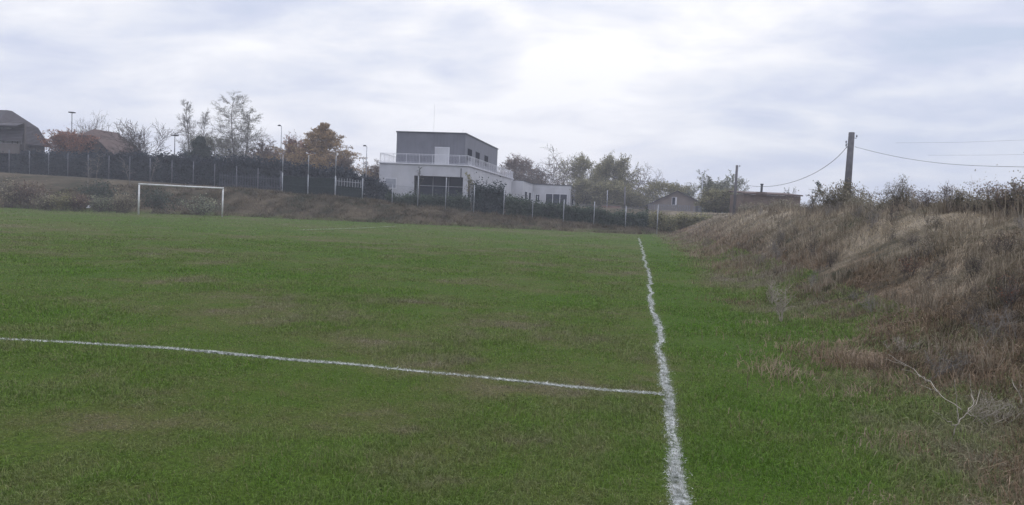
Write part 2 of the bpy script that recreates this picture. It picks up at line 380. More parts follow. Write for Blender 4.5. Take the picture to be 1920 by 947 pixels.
# ------------------------------------------------------------------ ground (one sheet to the horizon)
def graded(lo, hi, fine0, fine1, step, grow=1.13, cap=25):
    a = list(np.arange(fine0, fine1, step)); s = step; v = a[-1]
    while v < hi: s = min(s * grow, cap); v += s; a.append(v)
    s = step; v = a[0]
    while v > lo: s = min(s * grow, cap); v -= s; a.insert(0, v)
    return np.array(a)
gx = graded(-420, 420, -1.0, 10.5, 0.16, 1.06, 30)
gy = graded(-60, 700, -4, 30, 0.2, 1.02, 30)
X, Y = np.meshgrid(gx, gy)
Z = H(X.ravel(), Y.ravel())
nx, ny = len(gx), len(gy)
ii = (np.arange(ny - 1)[:, None] * nx + np.arange(nx - 1)[None]).ravel()
go = np_mesh('ground', np.stack([X.ravel(), Y.ravel(), Z], 1), [np.stack([ii, ii + 1, ii + nx + 1, ii + nx], 1)], m_ground, smooth=True)
tag(go, kind='structure')

# ------------------------------------------------------------------ haze
mh = bpy.data.materials.new('haze'); mh.use_nodes = True; t = mh.node_tree; t.nodes.clear()
pv = N('ShaderNodeVolumePrincipled', t); pv.inputs['Color'].default_value = (0.93, 0.94, 1.0, 1); pv.inputs['Density'].default_value = 0.0011
L(pv.outputs[0], N('ShaderNodeOutputMaterial', t).inputs['Volume'], t)
hb = MB().box(gx[0] - 2, gx[-1] + 2, gy[0] - 2, gy[-1] + 2, -1.5, 24).build('haze', mh); tag(hb, kind='stuff')
# ------------------------------------------------------------------ grass
rng = np.random.default_rng(7)
def blades(pos, h, wd, lean, curved=True, az=None, face_rnd=None):
    n = len(pos)
    az = rng.uniform(0, 2 * np.pi, n) if az is None else az
    fd = rng.uniform(0, 2 * np.pi, n)
    side = np.stack([np.cos(fd), np.sin(fd), np.zeros(n)], 1) * (wd / 2)[:, None]
    ld = np.stack([np.cos(az), np.sin(az), np.zeros(n)], 1)
    rr = rng.uniform(0, 1, n) if face_rnd is None else face_rnd
    if curved:
        mid = pos + ld * (h * lean * 0.30)[:, None]; mid[:, 2] += h * (1 - 0.15 * lean) * 0.6
        tip = pos + ld * (h * lean)[:, None]; tip[:, 2] += h * np.clip(1.0 - 0.55 * lean, 0.05, 1)
        v = np.stack([pos - side, pos + side, mid + side * 0.75, mid - side * 0.75, tip], 1).reshape(-1, 3)
        i = np.arange(n)[:, None] * 5
        return v, [i + np.array([[0, 1, 2, 3]]), i + np.array([[3, 2, 4]])], np.concatenate([rr, rr])
    tip = pos + ld * (h * lean)[:, None]; tip[:, 2] += h * np.clip(1.0 - 0.5 * lean, 0.05, 1)
    v = np.stack([pos - side, pos + side, tip], 1).reshape(-1, 3)
    i = np.arange(n)[:, None] * 3
    return v, [i + np.array([[0, 1, 2]])], rr
def fan(n, d0, d1, a0=-37.5, a1=37.5, origin=(EX, -0.6)):
    """ground points denser towards the viewpoint: uniform in bearing and in log distance"""
    th = R(1) * rng.uniform(a0, a1, n) - YAW
    d = np.exp(rng.uniform(np.log(d0), np.log(d1), n))
    return origin[0] + d * np.sin(th), origin[1] + d * np.cos(th), d
def gpts(l): return [G(*p) for p in l]
touch = gpts([(1290, 1010), (1276, 947), (1266, 880), (1258, 810), (1250, 742), (1243, 690), (1236, 640), (1231, 600), (1225, 572), (1219, 540), (1214, 510), (1209, 485), (1203, 463), (1197.5, 446)])
half = gpts([(1250, 742), (1130, 732), (1000, 717.5), (860, 703), (740, 692), (640, 682), (520, 672), (400, 661), (280, 652), (145, 644), (0, 636), (-150, 628)])
def near_line(x, y):
    t = np.array(touch); h = np.array(half)
    o = np.argsort(t[:, 1]); d1 = np.abs(x - np.interp(y, t[o, 1], t[o, 0])) + (y > t[:, 1].max()) * 9
    o = np.argsort(h[:, 0]); d2 = np.abs(y - np.interp(x, h[o, 0], h[o, 1])) + (x > h[:, 0].max()) * 9
    return 1 - sstep((np.minimum(d1, d2) - .05) / .10)
def turf(name, n, d0, d1, curved, hs, label):
    x, y, d = fan(n, d0, d1)
    k = (right_s(x, y) < 0.25) & (y < back_toe(x) + 0.8)
    k &= rng.uniform(0, 1, n) < np.clip(1.5 * fbm(x * 2.5, y * 2.5, 77, 3), 0, 1)
    x, y, d = x[k], y[k], d[k]; n = len(x)
    pos = np.stack([x, y, H(x, y) - 0.004], 1)
    tall = fbm(x * 0.9, y * 0.9, 21, 3)
    lng = 1 + 1.3 * sstep((x - 1.0) / 1.2)
    h = hs * (0.5 + 1.0 * rng.uniform(0, 1, n) ** 2) * (0.55 + 1.0 * sstep((tall - .3) / .4)) * lng * (1 - .6 * near_line(x, y))
    wd = np.maximum(0.0035, 0.00085 * d) * rng.uniform(0.7, 1.4, n)
    cl = fbm(x * 1.7, y * 1.7, 55, 2) * 14
    v, f, r = blades(pos, h, wd, rng.uniform(0.2, 1.6, n), curved, az=cl + rng.normal(0, 1.2, n))
    o = np_mesh(name, v, f, m_turf, rnd=r)
    return tag(o, label, 'grass', kind='stuff')
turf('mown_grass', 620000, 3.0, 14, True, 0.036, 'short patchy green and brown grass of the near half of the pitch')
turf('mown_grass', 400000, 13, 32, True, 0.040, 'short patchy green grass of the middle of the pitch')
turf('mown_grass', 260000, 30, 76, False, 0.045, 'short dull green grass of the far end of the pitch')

def dry_field(name, n, d0, d1, a0, a1, hs, label, mat, maskf, wmin=0.004, wk=0.0009, curved=True):
    x, y, d = fan(n, d0, d1, a0, a1)
    k = maskf(x, y); x, y, d = x[k], y[k], d[k]; n = len(x)
    tall = fbm(x * 0.8, y * 0.8, 121, 4); tall = sstep((tall - 0.3) / 0.4)
    pos = np.stack([x, y, H(x, y) - 0.01], 1)
    h = hs * (0.35 + 0.9 * rng.uniform(0, 1, n) ** 1.5) * (0.35 + 1.0 * tall)
    wd = np.maximum(wmin, wk * d) * rng.uniform(0.6, 1.3, n)
    cl = fbm(x * 0.6, y * 0.6, 155, 3) * 16
    v, f, r = blades(pos, h, wd, rng.uniform(0.15, 1.5, n), curved, az=cl + rng.normal(0, 0.9, n))
    return tag(np_mesh(name, v, f, mat, rnd=r), label, 'grass', kind='stuff')
edge = lambda x, y: (x + 2.6 * (fbm(x * 0.8, y * 0.8, 66, 4) - 0.5) + 0.5 * rng.normal(0, 1, len(x)) > np.interp(y, [3.5, 5, 8, 13], [1.9, 2.0, 2.35, 2.6]))
dry_field('dry_grass', 230000, 3.2, 16, 8, 40, 0.17, 'dry straw brown grass and weeds on the near slope at the right', m_dry, lambda x, y: edge(x, y) & (x < 12))
dry_field('dry_grass', 230000, 16, 95, 4, 40, 0.24, 'pale dry grass on the far slope at the right', m_dry, lambda x, y: edge(x, y) & (x < 30) & (y < 78 + x), curved=False)
def stalks(name, n, d0, d1, a0, a1, hmin, hmax, label, mat, maskf, thr, wmin, wk):
    x, y, d = fan(n, d0, d1, a0, a1)
    k = maskf(x, y) & (fbm(x * 1.6, y * 1.6, 301, 3) > thr); x, y, d = x[k], y[k], d[k]; n = len(x)
    # gather into tussocks
    cx, cy = np.round(x * 3.2) / 3.2 + 0.2 * vnoise(np.round(x * 3.2), np.round(y * 3.2), 5), np.round(y * 3.2) / 3.2 + 0.2 * vnoise(np.round(x * 3.2), np.round(y * 3.2), 6)
    ux, uy = x - cx, y - cy; x = cx + ux * .5; y = cy + uy * .5
    pos = np.stack([x, y, H(x, y) - 0.01], 1); big_ = vnoise(np.round(cx * 3), np.round(cy * 3), 9)
    h = (hmin + (hmax - hmin) * big_) * rng.uniform(.5, 1.1, n)
    v, f, r = blades(pos, h, np.maximum(wmin, wk * d) * rng.uniform(.6, 1.2, n), rng.uniform(.1, .9, n), True, az=np.arctan2(uy, ux) + rng.normal(0, .5, n))
    return tag(np_mesh(name, v, f, mat, rnd=r), label, 'grass', kind='stuff')
m_straw = palette_mat('straw', [(0.13, 0.10, 0.07), (0.21, 0.175, 0.13), (0.33, 0.28, 0.21)])
m_straw2 = palette_mat('pale_grass_stems', [(0.10, 0.12, 0.04), (0.17, 0.17, 0.08), (0.27, 0.24, 0.14)])
stalks('tall_dry_grass', 90000, 3.5, 60, 5, 40, .18, .5, 'tufts of taller pale straw standing out of the dry slope', m_straw, lambda x, y: (x > 2.9) & (x < 20) & (y < 75), .5, .003, .0007)
stalks('crest_grass', 60000, 8, 60, 4, 40, .25, .75, 'ragged tall dry grass along the crest of the right slope', m_straw, lambda x, y: (x > 6.2) & (x < 11) & (y < 62), .42, .003, .0006)
stalks('long_grass_stems', 30000, 3.2, 16, -38, 40, .03, .085, 'scattered longer pale grass stems on the pitch', m_straw2, lambda x, y: (x < 3.0), .5, .0025, .0006)
dry_field('bank_weeds', 260000, 50, 84, -38, 13, 0.36, 'rough dark weeds and dead grass on the bank behind the goal', m_weed,
          lambda x, y: (y > back_toe(x) + 0.6 * (fbm(x * 0.5, y * 0.5, 8) - 0.5)) & (y < 73) & (x < 6), curved=False)

# ------------------------------------------------------------------ chalk lines
def chalk(name, pts, width, label_kind='structure', dens=1.0, wob=0.02, seed=0, fade=None):
    pts = np.array(pts)[:, :2]
    seg = np.linalg.norm(np.diff(pts, axis=0), axis=1); s = np.concatenate([[0], np.cumsum(seg)])
    Ltot = s[-1]; n = int(Ltot / 0.05)
    t = np.linspace(0, Ltot, n); x = np.interp(t, s, pts[:, 0]); y = np.interp(t, s, pts[:, 1])
    tx = np.gradient(x); ty = np.gradient(y); l = np.hypot(tx, ty); nx_, ny_ = -ty / l, tx / l
    off = wob * np.clip(np.hypot(x - EX, y - EY) / 14, .3, 1.2) * 2 * (fbm(t * 1.3, t * 0 + seed, 5 + seed, 3) - 0.5); x = x + nx_ * off; y = y + ny_ * off
    wv_ = width * (0.55 + 0.9 * fbm(t * 3.0, t * 0 + 3.3, 15 + seed, 3))
    wl = wv_ / 2 * (0.7 + 0.6 * vnoise(t * 11, t * 0, seed + 3)); wr = wv_ / 2 * (0.7 + 0.6 * vnoise(t * 11, t * 0, seed + 9))
    z = H(x, y) + 0.004
    A = np.stack([x + nx_ * wl, y + ny_ * wl, z], 1); B = np.stack([x - nx_ * wr, y - ny_ * wr, z], 1)
    v1 = np.concatenate([A, B]); i = np.arange(n - 1)
    keep = vnoise(t * 2.3, t * 0 + 8, seed + 71)[:-1] > 0.10
    f1 = np.stack([i, i + n, i + n + 1, i + 1], 1)[keep]
    # whitened blades, denser on the middle of the line and thinning out to both sides
    d = np.hypot(x - EX, y - EY)
    wgt = (.25 + 1.5 * fbm(t * 1.1, t * 0 + 4, seed + 33, 3) ** 2) / np.maximum(d, 3) ** 1.7; wgt /= wgt.sum()
    m_ = int(60000 * dens * min(1.0, Ltot / 20)); k = rng.choice(n, m_, p=wgt)
    lat = np.where(rng.uniform(0, 1, m_) < 0.85, rng.normal(0, width * 0.30, m_), rng.normal(0, width * 0.75, m_))
    bx = x[k] + nx_[k] * lat + rng.normal(0, 0.008, m_); by = y[k] + ny_[k] * lat + rng.normal(0, 0.008, m_)
    pos = np.stack([bx, by, H(bx, by)], 1)
    v2, f2, r2 = blades(pos, 0.023 * rng.uniform(0.5, 1.5, m_), np.maximum(0.004, 0.0006 * d[k]), rng.uniform(0.4, 1.8, m_), False)
    o = np_mesh(name, np.concatenate([v1, v2]), [f1, f2[0] + len(v1)], m_chalk, rnd=np.concatenate([np.full(len(f1), 0.5), r2]))
    return tag(o, kind='structure')
chalk('touchline', touch, 0.043, wob=0.085, dens=0.8)
chalk('halfway_line', half, 0.035, wob=0.02, seed=4, dens=1.0)
chalk('penalty_area_line', gpts([(742, 424), (690, 427), (640, 429), (560, 431)]), 0.035, seed=8, dens=0.08)

# ------------------------------------------------------------------ trees
def prisms(S, k=4):
    S = np.asarray(S, float); n = len(S)
    p0, p1, r0, r1 = S[:, 0:3], S[:, 3:6], S[:, 6], S[:, 7]
    d = p1 - p0; d /= (np.linalg.norm(d, axis=1, keepdims=True) + 1e-9)
    ref = np.where(np.abs(d[:, 2:3]) < 0.9, np.array([[0, 0, 1.0]]), np.array([[1.0, 0, 0]]))
    a = np.cross(d, ref); a /= np.linalg.norm(a, axis=1, keepdims=True); b = np.cross(d, a)
    th = 2 * np.pi * np.arange(k) / k
    off = a[:, None] * np.cos(th)[None, :, None] + b[:, None] * np.sin(th)[None, :, None]
    v = np.concatenate([p0[:, None] + off * r0[:, None, None], p1[:, None] + off * r1[:, None, None]], 1).reshape(-1, 3)
    i = np.arange(n)[:, None] * 2 * k; j = np.arange(k); j2 = (j + 1) % k
    f = np.stack([i + j, i + j2, i + k + j2, i + k + j], 2).reshape(-1, 4)
    return v, f
KINDS = {  # per level: children, start, angle lo/hi, length ratio, wiggle, upward pull
    'vase':  dict(l0=.28, r0=.020, lv=[(7, .55, 18, 48, 2.2, .16, .10), (7, .25, 22, 45, .50, .20, .12), (7, .2, 22, 50, .52, .22, .10), (4, .25, 20, 45, .55, .2, .05)]),
    'spread': dict(l0=.34, r0=.022, lv=[(8, .5, 30, 65, 1.7, .20, .10), (8, .2, 25, 55, .50, .25, .05), (7, .2, 25, 55, .52, .25, .03), (4, .25, 25, 50, .55, .2, .0)]),
    'birch': dict(l0=1.0, r0=.010, lv=[(24, .18, 14, 40, .30, .10, .04), (8, .15, 18, 48, .45, .22, .06), (7, .2, 20, 50, .6, .25, -.12)]),
    'round': dict(l0=.72, r0=.018, lv=[(20, .10, 35, 70, .60, .10, .0), (9, .2, 30, 55, .50, .2, .08), (6, .2, 25, 55, .55, .2, .05), (2, .3, 25, 50, .6, .2, 0)]),
    'cone':  dict(l0=1.0, r0=.014, lv=[(80, .06, 45, 80, .40, .08, .0), (7, .15, 30, 55, .40, .18, .08), (4, .2, 25, 55, .45, .2, .05)]),
    'sapling': dict(l0=1.0, r0=.011, lv=[(12, .45, 25, 50, .25, .05, .0), (4, .2, 25, 50, .45, .18, .08)]),
}
def grow(rd, kind, taper_shape=True):
    K = KINDS[kind]; segs = []
    def branch(p, d, Ln, r, lv):
        prm = K['lv'][lv] if lv < len(K['lv']) else None
        ns = (7, 6, 4, 3, 2)[min(lv, 4)]; wg = prm[5] if prm else .2; up = prm[6] if prm else 0
        pts = [p]; dirs = []
        for i in range(ns):
            d = d + rd.normal(0, wg * 0.6, 3); d[2] += up * 0.5; d = d / np.linalg.norm(d)
            p = p + d * Ln / ns; pts.append(p); dirs.append(d)
        for i in range(ns):
            segs.append((*pts[i], *pts[i + 1], r * (1 - .75 * i / ns), r * (1 - .75 * (i + 1) / ns), lv))
        if not prm: return
        for c in range(prm[0]):
            u = prm[1] + (1 - prm[1]) * (c + rd.uniform(0, 1)) / prm[0]; u = min(u, .999)
            k = int(u * ns); q = pts[k] + (pts[k + 1] - pts[k]) * (u * ns - k); dd = dirs[k]
            ang = R(rd.uniform(prm[2], prm[3])); az = c * 2.4 + rd.uniform(-.7, .7)
            ax = np.cross(dd, (0.3, 0.1, 1) if abs(dd[2]) < .95 else (1, 0, 0)); ax /= np.linalg.norm(ax); bx = np.cross(dd, ax)
            nd = dd * math.cos(ang) + (ax * math.cos(az) + bx * math.sin(az)) * math.sin(ang)
            ln = Ln * prm[4] * rd.uniform(.7, 1.15)
            if lv == 0 and K['l0'] >= .7:
                sh = (1.08 - u) if kind in ('cone',) else (math.sin(min(1, (u - prm[1]) / (1 - prm[1]) * .85 + .12) * math.pi) ** .6 if kind == 'round' else (1.12 - u) ** .55 * rd.uniform(.6, 1.25))
                ln *= max(.12, sh) * (rd.uniform(.75, 1.2) if kind == 'cone' else 1)
            branch(q, nd, ln, r * (1 - .75 * u) * (.62 if lv else .5), lv + 1)
    branch(np.zeros(3), np.array([rd.normal(0, .04), rd.normal(0, .04), 1.0]), K['l0'], K['r0'], 0)
    if kind == 'birch':
        branch(np.array([.03, 0, 0]), np.array([.07, .03, 1.0]), .88, K['r0'] * .8, 0)
    return np.array(segs)
def leaf_quads(c, size, rd):
    n = len(c); a = rd.normal(0, 1, (n, 3)); a /= np.linalg.norm(a, axis=1, keepdims=True)
    b = np.cross(a, rd.normal(0, 1, (n, 3))); b /= np.linalg.norm(b, axis=1, keepdims=True)
    s = (size * rd.uniform(.6, 1.3, n))[:, None]
    v = np.stack([c - a * s * .5, c + b * s * .32, c + a * s * .5, c - b * s * .32], 1).reshape(-1, 3)
    i = np.arange(n)[:, None] * 4
    return v, i + np.array([[0, 1, 2, 3]])
def tree(name, kind, px, py, depth, wpx, label, nleaf=0, leaf=None, lsize=.2, seed=1, group=None, bark=None, cat='tree', thick=1.0, sink=0.15, leaf_lo=.0, twig_min=0.011, dx=0.0):
    rd = np.random.default_rng(seed)
    top = P(px, py, depth); x, y = top[0], top[1]; gz = Hs(x, y) - sink; ht = top[2] - gz
    S = grow(rd, kind)
    q = np.concatenate([S[:, 0:3], S[:, 3:6]]); zmax = q[:, 2].max(); z0 = 0.0
    wd = np.percentile(np.abs(q[:, :2] - np.median(q[:, :2], axis=0)), 98) * 2
    W = wpx / F_PX * depth
    sx = W / wd; sz = ht / zmax
    for a in (0, 3): S[:, a:a + 2] *= sx; S[:, a + 2] *= sz
    S[:, 6:8] *= ht * thick; S[:, 6:8] = np.maximum(S[:, 6:8], twig_min)
    root = empty(name, (x, y, gz), 0, label, cat, group)
    lim = 1 if KINDS[kind]['l0'] < .7 else 0
    big_ = S[S[:, 8] <= lim]; sm = S[S[:, 8] > lim]
    bark = bark or m_bark
    v, f = prisms(big_, 6); np_mesh('trunk', v, [f], bark, root, smooth=True)
    v, f = prisms(sm, 3)
    mats, mid, rn = [bark], np.zeros(len(f)), rd.uniform(0, 1, len(f)); fs = [f]
    if nleaf:
        cand = sm[sm[:, 8] >= sm[:, 8].max() - 1]
        if leaf_lo: cand = cand[cand[:, 2] > leaf_lo * ht]
        # clumps: some branches keep far more leaves than others
        nleaf = int(nleaf * (2.2 if nleaf > 1000 else 1.2)); lsize = lsize * .74
        wg = (.1 + rd.uniform(0, 1, len(cand)) ** 1.5) * (0.5 + fbm(cand[:, 0] * 1.1 + 9, cand[:, 2] * 1.1 + cand[:, 1], seed, 2) ** 2 * 2)
        if kind in ('cone', 'birch'): wg = wg * 0 + .35 + rd.uniform(0, 1, len(cand))
        k = rd.choice(len(cand), nleaf, p=wg / wg.sum())
        tt = rd.uniform(0, 1, (nleaf, 1)); c = cand[k, 0:3] * (1 - tt) + cand[k, 3:6] * tt + rd.normal(0, lsize * .6, (nleaf, 3))
        c = c[c[:, 2] > 0.1]; nleaf = len(c)
        lv, lf = leaf_quads(c, lsize, rd); fs.append(lf + len(v)); v = np.concatenate([v, lv])
        mats.append(leaf); mid = np.concatenate([mid, np.ones(nleaf)]); rn = np.concatenate([rn, rd.uniform(0, 1, nleaf)])
    np_mesh('crown', v, fs, mats, root, rnd=rn, midx=mid)
    return root
lf_rust = palette_mat('rust_leaves', [(0.132, 0.078, 0.062), (0.233, 0.109, 0.075), (0.296, 0.147, 0.085)])
lf_orange = palette_mat('orange_brown_leaves', [(0.165, 0.120, 0.080), (0.28, 0.19, 0.100), (0.37, 0.265, 0.14)])
lf_dark = palette_mat('dark_green_leaves', [(0.030, 0.043, 0.035), (0.054, 0.070, 0.054), (0.074, 0.088, 0.068)])
lf_grey = palette_mat('grey_green_leaves', [(0.097, 0.106, 0.081), (0.183, 0.194, 0.136), (0.290, 0.290, 0.194)])
lf_olive = palette_mat('olive_leaves', [(0.131, 0.126, 0.074), (0.218, 0.208, 0.114), (0.338, 0.306, 0.163)])
lf_yellow = palette_mat('yellow_green_leaves', [(0.132, 0.137, 0.062), (0.217, 0.202, 0.093), (0.342, 0.296, 0.124)])
lf_brown = palette_mat('brown_leaves', [(0.087, 0.070, 0.062), (0.166, 0.121, 0.098), (0.233, 0.166, 0.116)])
lf_dust = palette_mat('dusty_weed_leaves', [(0.132, 0.124, 0.085), (0.202, 0.178, 0.124), (0.279, 0.240, 0.178)])
gt = 'trees behind the fence'
T = tree
T('small_tree', 'round', 127, 240, 99, 76, 'rust red leafy tree between the two tiled houses at the left', 9000, lf_rust, .26, 11)
T('bare_tree', 'vase', 176, 204, 120, 75, 'bare tree rising behind the roof of the brown tiled house', seed=12)
T('bare_tree', 'vase', 279, 221, 94, 118, 'wide bare many stemmed tree just right of the brown tiled house', seed=5, thick=1.1, twig_min=.016)
T('birch', 'birch', 362, 189, 106, 52, 'slender thin leaved birch with a wispy tip, left of the tall birch', 800, lf_grey, .17, 14, bark=m_bark_pale)
T('conifer', 'cone', 378, 258, 99, 66, 'dark bushy evergreen below the slender birch', 9000, lf_dark, .26, 15)
T('leafy_tree', 'round', 404, 228, 104, 90, 'grey green half bare tree between the two birches', 5000, lf_grey, .2, 16)
T('birch', 'birch', 446, 177, 102, 88, 'tallest birch, with two pale stems and thin grey green leaves', 2000, lf_grey, .18, 17, bark=m_bark_pale)
T('leafy_tree', 'spread', 500, 258, 104, 78, 'dark brown half bare tree right of the tallest birch', 4500, lf_brown, .22, 18)
T('small_tree', 'round', 553, 246, 101, 56, 'narrow reddish brown tree left of the orange brown tree', 3800, lf_rust, .22, 19)
T('small_tree', 'spread', 580, 262, 97, 62, 'low rusty tree at the left foot of the orange brown tree', 5000, lf_rust, .22, 20)
T('leafy_tree', 'cone', 610, 229, 95, 160, 'tall orange brown autumn tree left of the modern building', 19000, lf_orange, .24, 21)
T('small_tree', 'round', 641, 284, 93, 44, 'low brown tree at the right foot of the orange brown tree', 3200, lf_brown, .2, 22)
T('small_tree', 'vase', 664, 314, 86, 44, 'low bare pale twigged tree above the palisade fence', seed=23)
T('small_tree', 'spread', 698, 296, 104, 46, 'small dark tree beside the left wall of the modern building', 2600, lf_brown, .22, 24)
T('leafy_tree', 'round', 956, 284, 146, 92, 'dark leafy tree behind the right end of the roof terrace', 8500, lf_brown, .28, 25)
T('leafy_tree', 'spread', 1000, 314, 150, 70, 'low half bare tree behind the flat roofed annexes', 4000, lf_brown, .26, 26)
T('bare_tree', 'spread', 1046, 272, 146, 104, 'large bare tree with a few leaf tufts above the annexes', 1100, lf_brown, .32, 27, thick=1.15, twig_min=.02)
T('leafy_tree', 'round', 1108, 286, 136, 96, 'olive leaved tree right of the large bare tree', 8000, lf_olive, .28, 28)
T('leafy_tree', 'round', 1156, 282, 131, 68, 'narrow dark olive tree, tallest of the clump behind the pinkish wall', 8500, lf_olive, .28, 29)
T('leafy_tree', 'round', 1096, 326, 124, 66, 'low dense olive tree beside the annex wall', 5500, lf_olive, .26, 30, leaf_lo=.05)
T('leafy_tree', 'round', 1140, 332, 122, 74, 'low dense olive tree behind the pinkish wall', 6500, lf_olive, .26, 31, leaf_lo=.05)
T('bare_tree', 'spread', 1199, 298, 140, 88, 'round bare tree left of the gabled cottage', 800, lf_brown, .26, 32, thick=1.1, twig_min=.018)
T('leafy_tree', 'round', 1233, 334, 132, 84, 'yellow green tree behind the left eave of the gabled cottage', 5500, lf_yellow, .26, 33)
T('leafy_tree', 'round', 1278, 341, 142, 66, 'sparse grey green tree behind the ridge of the gabled cottage', 5000, lf_grey, .26, 34)
T('leafy_tree', 'round', 1184, 356, 126, 58, 'low brownish bushy tree behind the concrete wall', 4000, lf_olive, .26, 35, leaf_lo=.05)
T('leafy_tree', 'spread', 1352, 318, 100, 88, 'grey green tree with gaps, left of the dark wooden pole', 6000, lf_grey, .22, 36)
T('leafy_tree', 'round', 1345, 350, 92, 70, 'low dense bushy tree at the foot of the sparse grey green tree', 5500, lf_olive, .2, 37, leaf_lo=.02)
T('small_tree', 'sapling', 1521, 340, 62, 34, 'small upright leafy tree right of the long brown hut', 420, lf_dark, .17, 38)
T('small_tree', 'spread', 1484, 349, 92, 34, 'small tree top showing over the roof end of the long brown hut', 420, lf_dark, .2, 39)
for i, (px, py, lab) in enumerate([(166, 296, 'thin bare sapling on the bank far left of the goal'), (182, 288, 'thin bare sapling, second from the left on the bank'),
                                   (246, 296, 'thin pale sapling just left of the goal frame'), (283, 292, 'thin bare sapling seen above the left goal post')]):
    T('sapling', 'sapling', px, py, 71 + i, 22, lab, seed=60 + i, group='saplings on the bank behind the goal', bark=m_bark_pale, thick=.9)
T('sapling', 'sapling', 789, 312, 74.5, 20, 'staked sapling with few leaves in front of the dark glazing', 90, lf_dark, .16, 66)
T('sapling', 'sapling', 883, 322, 76, 22, 'sapling with a tuft of yellow brown leaves at the terrace corner', 220, lf_yellow, .17, 67)

# ------------------------------------------------------------------ hedges
def hedge(name, pts, label, leaf, nl, thick=1.3, lsize=.2, seed=1, tips=0.0, cat='hedge'):
    """pts: list of (px, py_top, depth)"""
    rd = np.random.default_rng(seed)
    tp = np.array([P(*p) for p in pts])
    base = tp[0].copy(); base[2] = Hs(base[0], base[1])
    s = np.concatenate([[0], np.cumsum(np.hypot(*np.diff(tp[:, :2], axis=0).T))])
    root = empty(name, base, 0, label, cat)
    # inner branches: a lumpy ridge of twigs and a dark leafy core
    u = rd.uniform(0, s[-1], nl); cx = np.interp(u, s, tp[:, 0]); cy = np.interp(u, s, tp[:, 1]); zt = np.interp(u, s, tp[:, 2])
    zt = zt + (fbm(u * 0.9, u * 0 + seed, seed, 3) - 0.55) * (0.5 + tips)
    off = rd.uniform(-1, 1, nl); off = np.sign(off) * np.abs(off) ** .5 * thick / 2 * (0.75 + 0.5 * fbm(u * .7, off, seed + 3, 2))
    gz = H(cx, cy + off); a = rd.uniform(0, 1, nl) ** 0.8
    z = gz + (zt - gz) * (a * (1 - 0.25 * (np.abs(off) / thick * 2) ** 2) + rd.normal(0, .02, nl)) + rd.exponential(0.05 + tips * .25, nl) * (a > .9)
    c = np.stack([cx + rd.normal(0, .1, nl), cy + off, z], 1)
    v, f = leaf_quads(c, lsize, rd)
    np_mesh('foliage', v, [f], leaf, root, rnd=rd.uniform(0, 1, nl), local=base)
    nb = int(s[-1] * 7); u = rd.uniform(0, s[-1], nb); S = []
    for q in u:
        x, y, zt_ = np.interp(q, s, tp[:, 0]), np.interp(q, s, tp[:, 1]), np.interp(q, s, tp[:, 2])
        g0 = Hs(x, y); p0 = np.array([x, y, g0 - .1])
        for k in range(2):
            p1 = p0 + np.array([rd.normal(0, .25), rd.normal(0, .25), (zt_ - g0) * rd.uniform(.7, 1.05)])
            S.append((*p0, *p1, .03, .012))
    v, f = prisms(S, 3)
    np_mesh('stems', v, [f], m_bark, root, local=base)
    return root
lf_h_dark = palette_mat('dark_hedge_leaves', [(0.016, 0.022, 0.030), (0.035, 0.043, 0.054), (0.054, 0.065, 0.074)])
lf_h_green = palette_mat('green_hedge_leaves', [(0.030, 0.043, 0.032), (0.061, 0.084, 0.057), (0.101, 0.124, 0.081)])
lf_h_spiky = palette_mat('blue_green_hedge_leaves', [(0.024, 0.035, 0.038), (0.046, 0.062, 0.062), (0.081, 0.101, 0.095)])
hedge('hedge', [(-70, 283, 97), (60, 283, 95), (150, 285, 94)], 'tall dark hedge below the grey tiled house, ending under the rust red tree', lf_h_dark, 30000, 1.6, .26, 1, .35)
hedge('hedge', [(150, 288, 93), (250, 289, 92), (330, 290, 90)], 'tall dark hedge below the brown tiled house', lf_h_dark, 26000, 1.6, .26, 2, .35)
hedge('hedge', [(330, 292, 90), (430, 296, 88), (530, 300, 87)], 'tall dark hedge below the birches', lf_h_dark, 26000, 1.6, .26, 3, .5)
hedge('hedge', [(530, 304, 86), (600, 312, 85), (665, 322, 84)], 'dark hedge below the orange brown tree', lf_h_dark, 18000, 1.5, .26, 4, .5)
hedge('hedge', [(655, 326, 80), (700, 332, 80), (735, 356, 80)], 'dull shrubby hedge stepping down at the left corner of the modern building', lf_h_dark, 7000, 1.3, .22, 5, .3)
hedge('hedge', [(727, 366, 75), (800, 366, 75), (880, 368, 74)], 'low green hedge in front of the dark glazing of the modern building', lf_h_green, 11000, 1.2, .18, 6, .35)
hedge('hedge', [(889, 346, 73.4), (915, 350, 73.2), (946, 350, 73)], 'tall spiky blue green hedge block at the terrace corner', lf_h_spiky, 9000, 1.3, .2, 7, .8)
hedge('hedge', [(950, 366, 73), (1010, 380, 73), (1085, 388, 72.5)], 'low green hedge in front of the flat roofed annexes', lf_h_green, 14000, 1.3, .18, 8, .3)
hedge('hedge', [(1085, 386, 72.4), (1150, 397, 72), (1215, 400, 72)], 'low green hedge in front of the pinkish and concrete walls', lf_h_green, 12000, 1.4, .18, 9, .2)
hedge('hedge', [(1215, 402, 72), (1270, 404, 72.5), (1335, 402, 73)], 'low brownish hedge in front of the gabled cottage', lf_olive, 9000, 1.6, .18, 10, .2)

